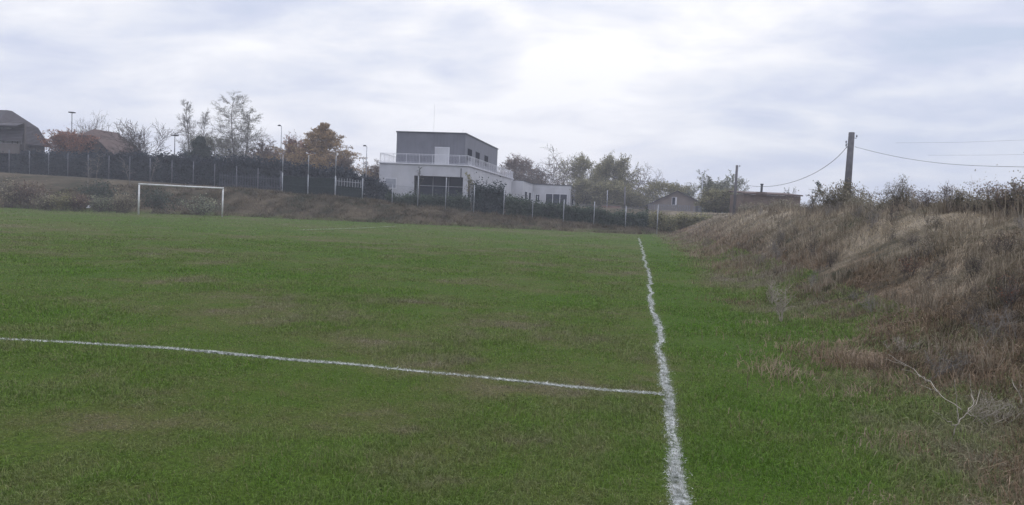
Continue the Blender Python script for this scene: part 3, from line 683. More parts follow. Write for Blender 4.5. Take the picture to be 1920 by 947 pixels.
hedge('thicket', [(1078, 346, 134), (1120, 352, 134), (1165, 356, 134), (1215, 366, 134)], 'dense olive brown thicket under the trees behind the garden walls', lf_olive, 26000, 3.0, .26, 41, .6, 'thicket')
hedge('thicket', [(1320, 360, 96), (1360, 362, 96), (1396, 370, 96)], 'dark thicket between the gabled cottage and the long brown hut', lf_grey, 12000, 2.5, .22, 42, .5, 'thicket')
hedge('thicket', [(915, 330, 160), (960, 334, 160), (1010, 340, 160), (1070, 344, 160)], 'brown thicket behind the flat roofed annexes', lf_brown, 16000, 3.0, .3, 43, .6, 'thicket')
hedge('thicket', [(455, 282, 112), (520, 280, 110), (570, 284, 108), (650, 296, 104)], 'dark brown thicket below the rusty trees left of the modern building', lf_brown, 26000, 2.5, .26, 44, .8, 'thicket')
hedge('thicket', [(1206, 376, 138), (1260, 380, 138), (1330, 384, 138)], 'yellowish thicket behind the gabled cottage', lf_yellow, 12000, 3.0, .26, 45, .6, 'thicket')
# ------------------------------------------------------------------ goal
gl, gr_ = G(259.5, 402.5), G(416.5, 407.3)
root = empty('football_goal', ((gl[0] + gr_[0]) / 2, (gl[1] + gr_[1]) / 2, 0), 0, 'white football goal frame without a net at the far left of the pitch', 'goal')
o0 = np.array(root.location)
hl, hr = 2.44, 2.44
for p in (gl, gr_):
    MB().tube([(p[0] - o0[0], p[1] - o0[1], -.1), (p[0] - o0[0] + .03, p[1] - o0[1], 2.38)], .065, 10).build('post', m_white, root, True)
MB().tube([(gl[0] - o0[0] - .03, gl[1] - o0[1], 2.44), (0, 0, 2.425), (gr_[0] - o0[0] + .09, gr_[1] - o0[1], 2.44)], .065, 10).build('crossbar', m_white, root, True)

# ------------------------------------------------------------------ fences
def post_line(root, o0, specs, mat=m_steel):
    out = []
    for px, ptop, pbase, d in specs:
        b_ = P(px, pbase, d); x, y = b_[0], b_[1]; z0 = Hs(x, y); zt = P(px, ptop, d)[2]
        rel = lambda z: (x - o0[0], y - o0[1], z - o0[2])
        if zt - z0 > 3.1:
            p = MB().tube([rel(z0 - .3), rel(z0 + 2.05)], .055, 8).tube([rel(z0 + 2.05), rel(zt)], .036, 8).build('post', mat, root, True)
        else:
            p = MB().tube([rel(z0 - .3), rel(zt)], .036, 8).build('post', mat, root, True)
        out.append((x, y, z0, zt))
    return out
def wire_panel(root, o0, posts, hgt, name='wire_mesh'):
    S = []
    for (x0, y0, z0, _), (x1, y1, z1, _) in zip(posts[:-1], posts[1:]):
        A = np.array([x0, y0, z0 + .05]) - o0; B = np.array([x1, y1, z1 + .05]) - o0
        n = 22; m_ = 9; up = np.array([0, 0, 1.0])
        for i in range(-m_, n):   # diamond wires, both ways
            a0, a1 = max(i, 0), min(i + m_, n)
            for sgn in (1, -1):
                h0, h1 = (a0 - i) / m_, (a1 - i) / m_
                if sgn < 0: h0, h1 = 1 - h0, 1 - h1
                S.append((*(A + (B - A) * a0 / n + up * hgt * h0), *(A + (B - A) * a1 / n + up * hgt * h1), .0035, .0035))
        for h in (0, .5, 1.0): S.append((*(A + up * hgt * h), *(B + up * hgt * h), .006, .006))
    v, f = prisms(S, 3); np_mesh(name, v, [f], m_wire, root)
def depth_y(px, yw):   # camera depth at which the vertical plane y = yw is met
    r = ray(px, 390); return (yw - CP[1]) / r[1]
sp1 = [(529, 290, 358), (577, 291, 364), (628, 292, 368), (679, 296, 376), (735, 346, 382), (783, 330, 386), (835, 333, 390), (888, 347, 397), (944, 354, 402), (998, 361, 409), (1056, 374, 416), (1113, 378, 421), (1172, 386, 430), (1232, 384, 426)]
d0 = depth_y(880, 70.4); b0 = P(880, 390, d0); fz = np.array([b0[0], b0[1], Hs(b0[0], b0[1])])
root = empty('wire_fence', fz, 0, 'grey post and wire mesh fence along the bank top, four posts extra tall', 'fence')
ps = post_line(root, fz, [(a, b_, c, depth_y(a, 70.4)) for a, b_, c in sp1])
wire_panel(root, fz, ps, 1.75)
for k, (ha, hb) in {0: (0.12, 1.75), 1: (.12, 1.8), 2: (.12, 1.1)}.items():
    (x0, y0, z0, _), (x1, y1, z1, _) = ps[k], ps[k + 1]
    A = np.array([x0 + .06, y0 + .07, 0]) - np.array([fz[0], fz[1], fz[2]]); B = np.array([x1 - .06, y1 + .07, 0]) - np.array([fz[0], fz[1], fz[2]])
    n = 12; vs = []; fs = []
    for i in range(n + 1):
        q = A + (B - A) * i / n; zb = z0 + (z1 - z0) * i / n
        sag = .03 * math.sin(i * 1.3)
        for yy in (0, .012):
            vs += [(q[0], q[1] + yy + sag, q[2] + zb + ha), (q[0], q[1] + yy + sag, q[2] + zb + hb + .02 * math.sin(i * 2.1))]
    for i in range(n):
        a = i * 4; fs += [(a, a + 4, a + 5, a + 1), (a + 2, a + 3, a + 7, a + 6), (a + 1, a + 5, a + 7, a + 3)]
    MB().raw(vs, fs).build('netting', m_net, root)
sp2 = [(17, 281), (55, 283), (91, 285), (127, 287), (165, 290), (204, 292), (243, 294), (281, 297), (322, 301), (362, 303), (402, 307), (443, 311), (483, 315), (526, 321)]
b0 = P(281, 345, 83); fz = np.array([b0[0], b0[1], Hs(b0[0], b0[1])])
root = empty('wire_fence', fz, 0, 'low dark wire fence with thin posts before the tall dark hedges at the left', 'fence')
ps2 = post_line(root, fz, [(a, b_, b_ + 42, 88 - (a / 526) * 12) for a, b_ in sp2], m_postdim)
wire_panel(root, fz, ps2, 2.1)
def palisade(name, p0, p1, hgt, n, label, mat, sink=.1, wdt=.06, z_ext=None):
    A, B = np.array(p0), np.array(p1); z0, z1 = Hs(A[0], A[1]), Hs(B[0], B[1])
    if z_ext: z0, z1 = z_ext
    root = empty(name, (A[0], A[1], z0), 0, label, 'fence')
    mb = MB(); mr_ = MB(); d = (B - A)[:2]; ln = np.hypot(*d); d = d / ln; rd = random.Random(n)
    for i in range(n):
        u = ln * i / (n - 1); x, y, z = d[0] * u, d[1] * u, (z1 - z0) * i / (n - 1)
        hh = hgt * (1 + rd.uniform(-.04, .04))
        mb.box(x - wdt / 2, x + wdt / 2, y - .012, y + .012, z - sink, z + hh)
    for h in (.25, .85):
        a = np.array([0, .035, hgt * h]); b_ = np.array([d[0] * ln, d[1] * ln + .035, z1 - z0 + hgt * h]); mr_.tube([a, b_], .025, 4)
    mb.build('pickets', mat, root); mr_.build('rail', mat, root)
    return root
palisade('palisade_fence', P(412, 350, 80.5), P(524, 355, 77.5), 1.5, 24, 'dull grey picket fence behind the wire fence at the right of the goal', surf('dark_pickets', (0.10, 0.105, 0.13), (0.07, 0.072, 0.09), 3), z_ext=(2.75, 2.55))
palisade('palisade_fence', P(630, 360, 77), P(676, 362, 76.5), 1.95, 10, 'short run of grey pickets left of the shrubby hedge', m_steel)
palisade('palisade_fence', P(1216, 398, 104), P(1234, 398, 103), 1.1, 6, 'pale board fence at the left corner of the gabled cottage', m_wood2, wdt=.14, z_ext=(2.3, 2.3))
palisade('palisade_fence', P(1236, 402, 100), P(1292, 402, 98), .95, 15, 'uneven grey picket fence in front of the gabled cottage', m_wood2, wdt=.15, z_ext=(2.4, 2.4))

# ------------------------------------------------------------------ modern building
def part_box(name, mat, root, b_, bevel=0.0): return MB().box(*b_).build(name, mat, root, bevel=bevel)
GZ = 2.4
root = empty('modern_building', (-19.1, 82, 0), 0, 'modern two storey building with grey clad upper floor, white railed terrace and pale annexes', 'building')
X = lambda x: x + 19.1
Yb = lambda y: y - 82.0
# lower storey: front wall with the large opening, side walls, terrace slab
lo = MB()
lo.box(X(-29.5), X(-25.35), 0, .3, GZ - 1, 6.38)
lo.box(X(-25.35), X(-19.65), 0, .3, 5.12, 6.38)
lo.box(X(-19.65), X(-19.1), 0, .3, GZ - 1, 6.38)
lo.box(X(-29.5), X(-29.2), .3, 31, GZ - 1, 6.38)
lo.box(X(-19.4), X(-19.1), 2.3, 31, GZ - 1, 6.38)
lo.box(X(-19.4), X(-19.1), .3, 2.3, 4.9, 6.38)
lo.box(X(-29.2), X(-19.4), 30.7, 31, GZ - 1, 6.38)
lo.build('lower_wall', m_render, root)
part_box('terrace_slab', m_trim, root, (X(-29.62), X(-18.98), -.12, 31.1, 6.38, 6.52), .01)
part_box('opening_back', m_glass, root, (X(-25.35), X(-19.65), 1.1, 1.2, GZ - .6, 5.12))
mb = MB()
for xx_ in (-25.3, -23.4, -21.55, -19.7): mb.box(X(xx_) - .03, X(xx_) + .03, 1.02, 1.1, GZ - .5, 5.12)
mb.box(X(-25.3), X(-19.7), 1.02, 1.09, 4.02, 4.08)
mb.build('glazing_frame', m_steel, root)
part_box('corner_column', m_trim, root, (X(-19.64), X(-19.32), .33, .62, GZ - .6, 4.9))
so = part_box('side_glazing', m_glass, root, (X(-19.52), X(-19.46), .64, 2.28, GZ - .5, 4.9))
part_box('canopy', m_darksteel, root, (X(-19.09), X(-18.3), .9, 3.4, 4.35, 4.42))
wf = part_box('window_frame', m_trim, root, (X(-28.8), X(-27.4), -.04, .0, 3.55, 4.75))
MB().box(X(-28.72), X(-27.48), -.05, -.042, 3.63, 4.67).build('pane', surf('pale_window', (.30, .31, .34), (.22, .23, .26), 3, .3), wf)
# upper storey
m_pane = surf('dark_pane', (0.018, 0.020, 0.030), (0.010, 0.012, 0.02), 2, .8, 0.0)
ux0, ux1, uy0, uy1 = -28.2, -20.0, 1.9, 22.0
part_box('upper_wall', m_clad, root, (X(ux0), X(ux1), uy0, uy1, 6.52, 10.12))
part_box('roof_edge', m_darksteel, root, (X(ux0) - .08, X(ux1) + .08, uy0 - .08, uy1 + .08, 10.12, 10.28), .01)
MB().tube([(X(-27.2), 4, 10.28), (X(-27.2), 4, 10.45)], .28, 12).build('roof_vent', m_steel, root, True)
for (px_, d_, hh) in ((813, 92, 4.0), (868, 93, 1.2)):
    q = P(px_, 250, d_); MB().tube([(X(q[0]), Yb(q[1]), 10.2), (X(q[0]), Yb(q[1]), 10.28 + hh)], .012, 5).build('antenna', m_steel, root)
q0, q1 = P(813.5, 300, 85.8), P(838, 300, 85.2)
dr = part_box('door', m_render, root, (X(q0[0]), X(q1[0]), uy0 - .05, uy0 - .002, 6.54, 8.5))
MB().box(X(q1[0]), X(q1[0]) + .1, uy0 - .07, uy0 - .002, 6.54, 8.58).box(X(q0[0]) - .03, X(q1[0]), uy0 - .07, uy0 - .002, 8.5, 8.58).build('frame', m_trim, dr)
for yy in (3.2, 7.6, 13.0):
    wn = part_box('window', m_darksteel, root, (X(ux1) + .002, X(ux1) + .03, yy, yy + 2.3, 7.25, 8.65))
    MB().box(X(ux1) + .032, X(ux1) + .036, yy + .06, yy + 1.12, 7.3, 8.6).box(X(ux1) + .032, X(ux1) + .036, yy + 1.18, yy + 2.24, 7.3, 8.6).build('pane', m_pane, wn)
# railing round the terrace
rl = MB(); zt0, zt1 = 6.52, 7.55
def rail_run(a, b_):
    a = np.array(a, float); b_ = np.array(b_, float); ln = np.linalg.norm(b_ - a); n = max(2, int(ln / .17))
    for h in (zt1, zt0 + .12, zt1 - .13): rl.tube([(*a, h), (*b_, h)], .026 if h == zt1 else .012, 5)
    for i in range(n + 1):
        q = a + (b_ - a) * i / n; big_ = (i % 9 == 0)
        rl.tube([(*q, zt0), (*q, zt1)], .026 if big_ else .007, 4)
rail_run((X(-29.45), -.0), (X(-19.15), -.0)); rail_run((X(-19.15), 0), (X(-19.15), 30.9)); rail_run((X(-29.45), 0), (X(-29.45), 30.9))
rl.build('railing', m_trim, root)
part_box('downpipe', m_darksteel, root, (X(-19.95), X(-19.87), -.08, -.002, 4.9, 6.1))
# annexes
part_box('annex_wall', m_render, root, (X(-21.0), X(-17.35), Yb(111.7), Yb(123.0), GZ - 1, 6.15))
part_box('annex_roof_edge', m_darksteel, root, (X(-21.0), X(-17.27), Yb(113.02), Yb(123.0), 6.15, 6.27))
part_box('annex_wall', m_render, root, (X(-17.35) + .003, X(-11.05), Yb(122.9), Yb(133.5), GZ - 1, 6.12))
part_box('annex_roof_edge', m_darksteel, root, (X(-17.33), X(-10.97), Yb(122.82), Yb(133.58), 6.12, 6.24))
def wfront(x0, x1, y, z0, z1, nm, root):
    f_ = MB().box(X(x0), X(x1), Yb(y) - .05, Yb(y) - .002, z0, z1).build('window', m_trim, root)
    p_ = MB(); ww = (x1 - x0 - .12 * (nm + 1)) / nm
    for i in range(nm): p_.box(X(x0) + .12 + i * (ww + .12), X(x0) + .12 + i * (ww + .12) + ww, Yb(y) - .06, Yb(y) - .052, z0 + .1, z1 - .1)
    p_.build('pane', m_glass, f_)
def wside(xw, y0, y1, z0, z1, root):
    f_ = MB().box(X(xw) + .002, X(xw) + .05, Yb(y0), Yb(y1), z0, z1).build('window', m_trim, root)
    MB().box(X(xw) + .052, X(xw) + .06, Yb(y0) + .12, Yb(y1) - .12, z0 + .1, z1 - .1).build('pane', m_pane, f_)
wfront(-15.25, -11.55, 122.9, 2.6, 4.75, 3, root)
wfront(-16.95, -16.1, 122.9, 3.2, 4.55, 2, root)
wside(-17.35, 113.6, 116.0, 3.0, 4.75, root); wside(-17.35, 118.0, 120.4, 3.0, 4.75, root)
wside(-11.05, 124.6, 127.6, 2.9, 4.6, root)

# ------------------------------------------------------------------ other houses
def poly_part(name, mat, root, vs, fs): return MB().raw(vs, fs).build(name, mat, root)
# grey tiled house at the far left
d = 100.0
def q3(px, py, dd): p = P(px, py, dd); return np.array(p)
ridge_r = q3(22, 208, 100.4); kn = q3(73, 240, 103.3); ev = q3(96, 268, 104.6)
o0 = np.array([ridge_r[0] - 6, P(22, 208, 100)[1], 3.3])
root = empty('tiled_house', o0, 0, 'house with a steep grey tiled mansard roof and curtained balcony at the left edge', 'house')
xr, xk, xe = ridge_r[0] - o0[0], kn[0] - o0[0], ev[0] - o0[0]
zr, zk, ze = ridge_r[2] - o0[2], kn[2] - o0[2], ev[2] - o0[2] - .6
xl = -xe - 3
hw = 4.6
# mansard hull: ridge along x, hipped at the right end
def ring(x1, y0, y1, z): return [(xl, y0, z), (x1, y0, z), (x1, y1, z), (xl, y1, z)]
v0 = ring(xe, -hw, hw, ze); v1 = ring(xk, -hw + 1.3, hw - 1.3, zk); v2 = [(xl, -.4, zr), (xr, -.4, zr), (xr, .4, zr), (xl, .4, zr)]
fs = []
for a in (0, 4):
    for i in range(4): j = (i + 1) % 4; fs.append((a + i, a + j, a + 4 + j, a + 4 + i))
fs.append((8, 9, 10, 11))
fs = [f for f in fs if f != (0, 1, 5, 4)]
poly_part('roof', m_tile_grey, root, v0 + v1 + v2, fs)
# lower right piece of the front slope beyond the balcony
bx = q3(58, 262, 96)[0] - o0[0]
bx2 = bx - .2
poly_part('roof_front', m_tile_grey, root, [(bx2, -hw, ze), (xe, -hw, ze), (xk, -hw + 1.3, zk), (bx2 - .6, -hw + 1.3, zk)], [(0, 1, 2, 3)])
poly_part('roof_front', m_tile_grey, root, [(xl, -hw - .5, zk - .55), (bx2 - .2, -hw - .5, zk - .55), (bx2 - .6, -hw + 1.3, zk + .01), (xl, -hw + 1.3, zk + .01),
          (xl, -hw - .5, zk - .75), (bx2 - .2, -hw - .5, zk - .75)], [(0, 1, 2, 3), (4, 5, 1, 0)])
part_box('balcony_wall', m_plaster_dark, root, (xl, bx2 - .4, -hw + .9, -hw + 1.2, ze - 1.2, zk - .02))
part_box('balcony_parapet', m_plaster_dark, root, (xl, bx2, -hw - .35, -hw - .2, ze - 1.6, ze - .35))
for a, b2 in ((5, 17), (19, 34), (38, 46), (49, 56)):
    A, B = q3(a, 250, 97)[0] - o0[0], q3(b2, 250, 97)[0] - o0[0]
    cu = part_box('window', m_curtain, root, (A, B, -hw + .84, -hw + .898, ze - .3, zk - .75 - (.5 if a > 30 else 0)))
part_box('wall', m_plaster_dark, root, (xl, xe - .5, -hw + 1.5, hw - .4, -1.5, ze + .2))
# brown tiled house
o0 = P(190, 290, 106); o0[2] = 3.2
root = empty('tiled_house', o0, 0, 'brown tiled house with a half hipped roof, right of the rust red tree', 'house')
A = q3(168, 240, 102) - o0; B = q3(221, 249.5, 108) - o0
dr_ = (B - A); dr_[2] = 0; dl = np.hypot(dr_[0], dr_[1]); u_ = dr_ / dl; n_ = np.array([u_[1], -u_[0], 0])     # n_ points right/towards the viewer
zr = (A[2] + B[2]) / 2; hw = 4.3; zev = zr - 4.0
e0 = A - u_ * .6; e0[2] = 0; e1 = B + u_ * 2.8; e1[2] = 0
def at_(p, off, z): return (p[0] + n_[0] * off, p[1] + n_[1] * off, z)
vs = [at_(e0, hw, zev), at_(e0, -hw, zev), at_(e1, hw, zev), at_(e1, -hw, zev), (A[0] + u_[0] * .9, A[1] + u_[1] * .9, zr), (B[0], B[1], zr),
      at_(e0, 1.1, zr - 1.05), at_(e0, -1.1, zr - 1.05)]
poly_part('roof', m_tile_brown, root, vs, [(0, 2, 5, 4, 6), (1, 7, 4, 5, 3), (2, 3, 5), (6, 4, 7)])
g0 = A + u_ * .1; g1 = B + u_ * 2.2
vs = [at_(g0, hw - .4, -1.5), at_(g0, -hw + .4, -1.5), at_(g1, -hw + .4, -1.5), at_(g1, hw - .4, -1.5), at_(g0, hw - .4, zev + .3), at_(g0, -hw + .4, zev + .3), at_(g1, -hw + .4, zev + .3), at_(g1, hw - .4, zev + .3), at_(g0, 1.0, zr - 1.2), at_(g0, -1.0, zr - 1.2)]
poly_part('wall', m_plaster_dark, root, vs, [(0, 4, 8, 9, 5, 1), (0, 3, 7, 4), (3, 2, 6, 7), (1, 5, 6, 2)])
q = (A + u_ * .06)
wv_ = [at_(q, .55, zr - 2.9), at_(q, -.55, zr - 2.9), at_(q, -.55, zr - 1.75), at_(q, .55, zr - 1.75)]
poly_part('window', m_glass, root, wv_, [(0, 1, 2, 3)])
# gabled cottage
def gable_house(px_l, px_r, py_e_l, py_e_r, px_a, py_a, d, label, wallm, roofm, length, name='cottage', ov=.35):
    a = q3(px_a, py_a, d); l = q3(px_l, py_e_l, d); r = q3(px_r, py_e_r, d)
    gz_ = Hs(a[0], a[1]) - .6; o0 = np.array([a[0], a[1], gz_])
    rt = empty(name, o0, 0, label, 'house'); a, l, r = a - o0, l - o0, r - o0; l[1] = r[1] = a[1] = 0
    ll = l + (a - l) * .06; rr_ = r + (a - r) * .06
    vs = [(ll[0], 0, 0), (rr_[0], 0, 0), (rr_[0], 0, rr_[2] - .12), (a[0], 0, a[2] - .12), (ll[0], 0, ll[2] - .12)]
    vs += [(x, length, z) for x, y, z in vs]
    poly_part('wall', wallm, rt, vs, [(0, 1, 2, 3, 4), (5, 9, 8, 7, 6), (0, 4, 9, 5), (1, 6, 7, 2)])
    th = .14
    for s_ in (l, r):
        vs = [(a[0], -ov, a[2]), (s_[0], -ov, s_[2]), (s_[0], length + ov, s_[2]), (a[0], length + ov, a[2])]
        vs += [(x, y, z - th) for x, y, z in vs]
        MB().raw(vs, [(0, 1, 2, 3), (7, 6, 5, 4), (0, 4, 5, 1), (1, 5, 6, 2), (2, 6, 7, 3), (3, 7, 4, 0)]).build('roof', roofm, rt)
    return rt, o0
rt, o0 = gable_house(1212, 1318, 384, 381, 1270, 357.5, 118, 'small gabled cottage of pinkish plaster with one upper window near the thin pale pole', m_plaster_pink, m_tile_grey, 9)
q = q3(1264, 377, 118) - o0
wn = part_box('window', m_trim, rt, (q[0] - .36, q[0] + .42, -.04, -.002, q[2] - .62, q[2] + .62))
MB().box(q[0] - .30, q[0] + .16, -.05, -.042, q[2] - .56, q[2] + .56).build('pane', m_glass, wn)
q = q3(1309, 395, 118) - o0
part_box('door', m_darksteel, rt, (q[0] - .45, q[0] + .35, -.04, -.002, 0, q[2] + .7))
for pxx in (1301.5, 1311):
    q = q3(pxx, 390, 117) - o0; part_box('porch_post', m_wood2, rt, (q[0] - .06, q[0] + .06, -.6, -.48, 0, q[2] + .35))
# small hipped roof behind the annexes
a = q3(1002, 337, 150); o0 = np.array([a[0], a[1], 2.4])
rt = empty('distant_house', o0, 0, 'pale brown roofed house peeping over the left annex', 'house'); a = a - o0
l_, r_, e_ = q3(976, 350, 150) - o0, q3(1024, 350, 150) - o0, q3(1018, 337, 152) - o0
vs = [(l_[0], -4, l_[2]), (r_[0], -4, l_[2]), (e_[0] - .4, 0, a[2]), (q3(990, 337, 150)[0] - o0[0], 0, a[2]), (l_[0], 4, l_[2]), (r_[0], 4, l_[2])]
poly_part('roof', m_block, rt, vs, [(0, 1, 2, 3), (1, 5, 2), (5, 4, 3, 2), (4, 0, 3)])
part_box('wall', m_plaster_dark, rt, (l_[0] + .3, r_[0] - .3, -3.7, 3.7, -1, l_[2] + .05))
# long brown hut behind the slope
d = 84
l_, r_ = q3(1391, 364, d), q3(1504, 364, d); o0 = np.array([(l_[0] + r_[0]) / 2, (l_[1] + r_[1]) / 2, 1.6])
ang = math.atan2(r_[1] - l_[1], r_[0] - l_[0]); hw = np.hypot(*(r_ - l_)[:2]) / 2
rt = empty('brown_hut', o0, ang, 'long low brown hut with a flat roof and stove pipe behind the dry slope', 'hut')
top = (l_[2] + r_[2]) / 2 - 1.6
part_box('wall', m_hut, rt, (-hw + .15, hw - .15, 0, 5, -1.5, top - .12))
MB().raw([(-hw, -.3, top - .12), (hw, -.3, top - .12), (hw, 5.2, top + .25), (-hw, 5.2, top + .25), (-hw, -.3, top + .02), (hw, -.3, top + .02), (hw, 5.2, top + .4), (-hw, 5.2, top + .4)],
         [(0, 3, 2, 1), (4, 5, 6, 7), (0, 1, 5, 4), (1, 2, 6, 5), (2, 3, 7, 6), (3, 0, 4, 7)]).build('roof', m_tile_brown, rt)
cx = -hw + 2 * hw * (1433 - 1391) / 113
MB().tube([(cx, 1, top - .05), (cx, 1, top + 1.05)], .13, 10).tube([(cx, 1, top + 1.05), (cx, 1, top + 1.16)], .19, 10).build('stove_pipe', m_darksteel, rt, True)
part_box('pipe_base', m_hut, rt, (cx - .5, cx + .5, .6, 1.5, top - .1, top + .22))
part_box('window', m_glass, rt, (-hw + 2.2, -hw + 3.1, -.04, -.002, .9, 1.7))

# garden walls
def low_wall(name, pxa, pxb, ptop, d, label, mat, hgt=1.1):
    A, B = q3(pxa, ptop, d), q3(pxb, ptop, d); ln = np.hypot(*(B - A)[:2]); ang = math.atan2(B[1] - A[1], B[0] - A[0])
    top = (A[2] + B[2]) / 2
    rt = empty(name, (A[0], A[1], top - hgt), ang, label, 'wall')
    part_box('wall_face', mat, rt, (0, ln, 0, .22, -.6, hgt), .01); part_box('coping', m_block, rt, (-.04, ln + .04, -.04, .26, hgt, hgt + .07), .01)
low_wall('garden_wall', 1127, 1164, 386, 101, 'pinkish garden wall behind the low green hedge', m_redwall)
low_wall('garden_wall', 1165, 1209, 390, 100, 'beige concrete garden wall right of the pinkish wall', m_block)
low_wall('garden_wall', 1088, 1120, 384, 104, 'grey garden wall beside the right annex', m_block, .9)

# ------------------------------------------------------------------ lamp posts and poles
def lamp(px, ptop, d, style, label):
    p = P(px, ptop, d); gz_ = Hs(p[0], p[1]) - .2; h = p[2] - gz_
    rt = empty('street_lamp', (p[0], p[1], gz_), 0, label, 'street lamp', 'street lamps behind the fence')
    MB().tube([(0, 0, 0), (0, 0, h * .5), (0, 0, h - .1)], [.08, .065, .045], 8).build('pole', m_darksteel if style == 'disc' else m_steel, rt, True)
    if style == 'disc':
        MB().tube([(0, 0, h - .1), (0, 0, h - .04), (0, 0, h + .06), (0, 0, h + .1)], [.12, .48, .5, .2], 16).build('lamp_head', m_darksteel, rt, True)
    else:
        MB().tube([(0, 0, h - .12), (-.08, 0, h), (-.3, 0, h + .03)], [.045, .045, .04], 8).build('arm', m_steel, rt, True)
        MB().tube([(-.1, 0, h + .03), (-.3, 0, h + .05), (-.5, 0, h + .02)], [.06, .11, .05], 8).build('lamp_head', m_darksteel, rt, True)
lamp(135, 211, 108, 'disc', 'street lamp with a flat disc head above the rust red tree')
lamp(328, 254, 98, 'disc', 'street lamp with a flat disc head right of the wide bare tree')
lamp(528, 236, 92, 'arm', 'tall street lamp with a small arm, in front of the dark brown trees')
lamp(688, 274, 94, 'arm', 'street lamp with a small arm left of the modern building')
def pole(name, px_t, py_t, px_b, py_b, d, r0, r1, mat, label, sink=.5, k=10):
    a = P(px_t, py_t, d); b_ = P(px_b, py_b, d); g = np.array([b_[0], b_[1], min(Hs(b_[0], b_[1]), b_[2]) - sink])
    rt = empty(name, g, 0, label, 'pole')
    MB().tube([(0, 0, 0), a - g], [r0, r1], k).build('shaft', mat, rt, True)
    return rt, a, g
rt, a_big, g = pole('utility_pole', 1597, 248.5, 1588, 362, 31.5, .155, .12, m_wood, 'thick leaning grey utility pole on the dry slope, the largest of the poles')
big = rt
def insulators(rt, g, pts, r=.035):
    for p, dirn in pts:
        p = np.array(p) - g
        MB().tube([p, p + np.array([dirn * .10, 0, 0]), p + np.array([dirn * .10, 0, .05])], .012, 6).build('bracket', m_darksteel, rt)
        q = p + np.array([dirn * .10, 0, .05])
        MB().tube([q, q + (0, 0, .03), q + (0, 0, .06), q + (0, 0, .09)], [r * .6, r, r * .7, r * .3], 8).build('insulator', m_darksteel, rt, True)
pl = P(1590, 272, 31.5); pr = P(1601, 258, 31.5)
insulators(rt, g, [(P(1591, 276, 31.5), -1), (P(1591, 270, 31.5), -1), (P(1601.5, 259, 31.5), 1)])
rt, a_2, g2 = pole('utility_pole', 1382, 310, 1376, 398, 62, .12, .10, m_wood, 'dark wooden utility pole in front of the sparse grey green tree')
insulators(rt, g2, [(P(1384.5, 313, 62), 1)], .06)
rt, a_3, g3 = pole('thin_pole', 1318, 331, 1313, 404, 96, .11, .07, m_steel, 'thin pale pole beside the right eave of the gabled cottage')
pole('thin_pole', 1172, 350, 1171, 402, 96, .12, .1, m_wood, 'dark post rising through the low brownish tree behind the concrete wall')
pole('thin_pole', 1139, 357, 1138, 392, 99, .05, .05, m_steel, 'slim post in front of the pinkish garden wall')
def wire(name, pts, r, label):
    pts = [np.array(p) for p in pts]; g = pts[0]
    o = MB().tube([p - g for p in pts], r, 5).build(name, m_darksteel, None, True); o.location = tuple(g)
    return tag(o, label, 'cable')
def sag(a, b_, s, n=16):
    a, b_ = np.array(a), np.array(b_)
    return [a + (b_ - a) * i / n - np.array([0, 0, 4 * s * (i / n) * (1 - i / n)]) for i in range(n + 1)]
def through(pl):  # smooth path through pixel/depth knots
    k = np.array([P(*p) for p in pl]); t = np.arange(len(k)); tt = np.linspace(0, len(k) - 1, 24)
    out = []
    c = [np.polyfit(t, k[:, i], min(3, len(k) - 1)) for i in range(3)]
    return [np.array([np.polyval(c[i], s_) for i in range(3)]) for s_ in tt]
wire('power_line', through([(1589, 275, 31.5), (1545, 313, 36.5), (1500, 337, 42), (1455, 348.5, 49), (1415, 349, 55), (1384, 343, 61.8)]), .012, 'cable sagging down from the thick leaning pole to the dark wooden pole')
wire('power_line', through([(1603, 275, 31.5), (1690, 296, 28.5), (1780, 307, 26), (1860, 312, 24), (1960, 314, 21.5)]), .007, 'cable running from the thick leaning pole out past the right edge')
wire('power_line', sag(P(1319, 332, 96), P(1383, 350, 62), .35), .013, 'short cable between the thin pale pole and the dark wooden pole')
wire('power_line', [P(1680, 268, 150), P(1800, 267, 150), P(1960, 261, 150)], .018, 'faint distant upper wire in the sky at the right')
wire('power_line', [P(1740, 291, 150), P(1840, 291, 150), P(1960, 289, 150)], .018, 'faint distant lower wire in the sky at the right')

